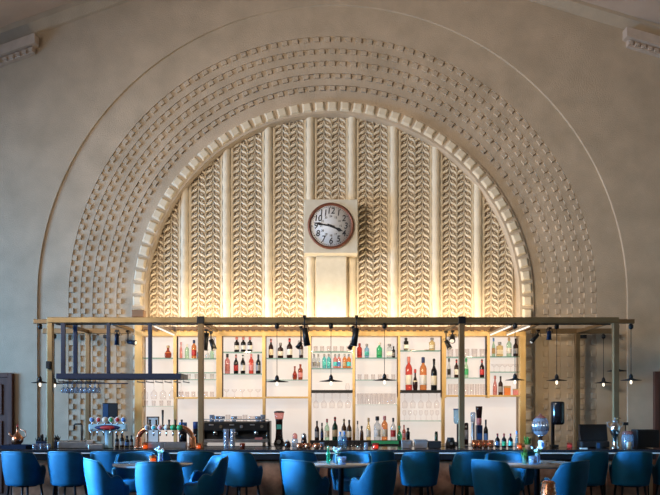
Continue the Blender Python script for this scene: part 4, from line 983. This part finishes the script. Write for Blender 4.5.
# low table in front with the copper bucket
t = thing('low_table', 'low dark table just below the picture carrying the copper lantern', 'table', (PX(548.5,-6.0),-6.0,0))
MB().lathe([(1e-4,.70),(.32,.70),(.33,.712),(.33,.728),(1e-4,.728)],n=40).build('tabletop','table',t); MB().cyl((0,0,.02),(0,0,.70),.03).build('pedestal','legs',t); MB().lathe([(.22,0),(.22,.012),(.05,.03)],n=28).build('base','legs',t)
o = thing('copper_lantern', 'hammered copper lantern shade before the dark right-hand stool', 'lantern', (PX(548.5,-6.0),-6.0,.729))
MB().lathe([(.088,.02),(.086,.03),(.062,.235),(.05,.25),(.03,.255),(1e-4,.255)],n=24).build('shade','copper',o)
mb = MB()
for k in range(5):
    z_ = .03+k*.048; rr_ = .0875-.0245*k*.048/.205
    for j in range(14):
        a_ = 2*PI*(j+.5*(k%2))/14; mb.ball((rr_*math.cos(a_),rr_*math.sin(a_),z_+.01),.0065,6)
mb.build('hammered_studs','bronze',o)
MB().lathe([(.09,0),(.09,.012),(.075,.02)],n=24).build('foot','copper',o)

# ================================================================== CAMERA AND LIGHT
cam = bpy.data.cameras.new('camera'); co = bpy.data.objects.new('camera', cam); C.objects.link(co)
co.location = (0,-D,HC); co.rotation_euler = (PI/2,0,0)
cam.sensor_width = 36; cam.lens = F/660*36; cam.shift_y = (YH-247.5)/660; cam.clip_end = 100
bpy.context.scene.camera = co

def area(name, loc, target, sx, sy, col, e):
    l = bpy.data.lights.new(name, 'AREA'); l.shape = 'RECTANGLE'; l.size = sx; l.size_y = sy; l.color = col; l.energy = e
    o = bpy.data.objects.new(name, l); C.objects.link(o); o.location = loc
    o.rotation_euler = (Vector(target)-Vector(loc)).to_track_quat('-Z', 'Y').to_euler()
    return o
area('daylight_window', (-12.5,-4.4,2.4), (-3,-.8,1.6), 4.0, 3.0, (.20,.54,1), 400).data.spread = R_(95)
low = area('stool_fill', (-8.4,-4.8,1.5), (2.5,-3.7,.75), 2.0, 1.2, (.14,.52,1), 235)  # added narrow blue beam for the stools, no window stands there
low.data.spread = R_(30)
area('high_window', (-18,-6.5,6.5), (0,0,4.6), 6.0, 4.0, (1,.86,.72), 380)
wash = area('wall_fill', (-8.0,-11.5,6.6), (1.2,0,4.7), 5.0, 2.0, (1,.86,.71), 175)  # unseen fill lamp, added to brighten the upper wall and arch
wash.data.spread = R_(62)
# cove light strip lying on the back bar's cap, shining up the arch
area('cove_strip', (X0,-.30,3.13), (X0,.16,4.2), 6.4, .10, (1,.80,.54), 62)
def spotl(px, Y, pyt, e, size=70):
    l = bpy.data.lights.new('spot', 'SPOT'); l.energy = e; l.color = (1,.78,.48); l.spot_size = R_(size); l.spot_blend = .7; l.shadow_soft_size = .04
    o = bpy.data.objects.new('spot', l); C.objects.link(o); o.location = (PX(px,Y),Y,PZ(343,Y)); o.rotation_euler = (Vector((PX(px,-.35),-.35,PZ(pyt,-.35)))-o.location).to_track_quat('-Z','Y').to_euler()
for px in (160, 230, 305, 357, 430, 500): spotl(px, -1.62, 355, 55, 95)
w = bpy.data.worlds.new('world'); bpy.context.scene.world = w; w.use_nodes = True
bg = w.node_tree.nodes['Background']; bg.inputs['Color'].default_value = (1,.83,.67,1); bg.inputs['Strength'].default_value = .085
vs_ = bpy.context.scene.view_settings
vs_.view_transform = 'Standard'; vs_.look = 'None'; vs_.exposure = 0; vs_.gamma = 1; vs_.use_curve_mapping = False
bpy.context.scene.cycles.max_bounces = 10; bpy.context.scene.cycles.transparent_max_bounces = 24
bpy.context.scene.cycles.use_denoising = True
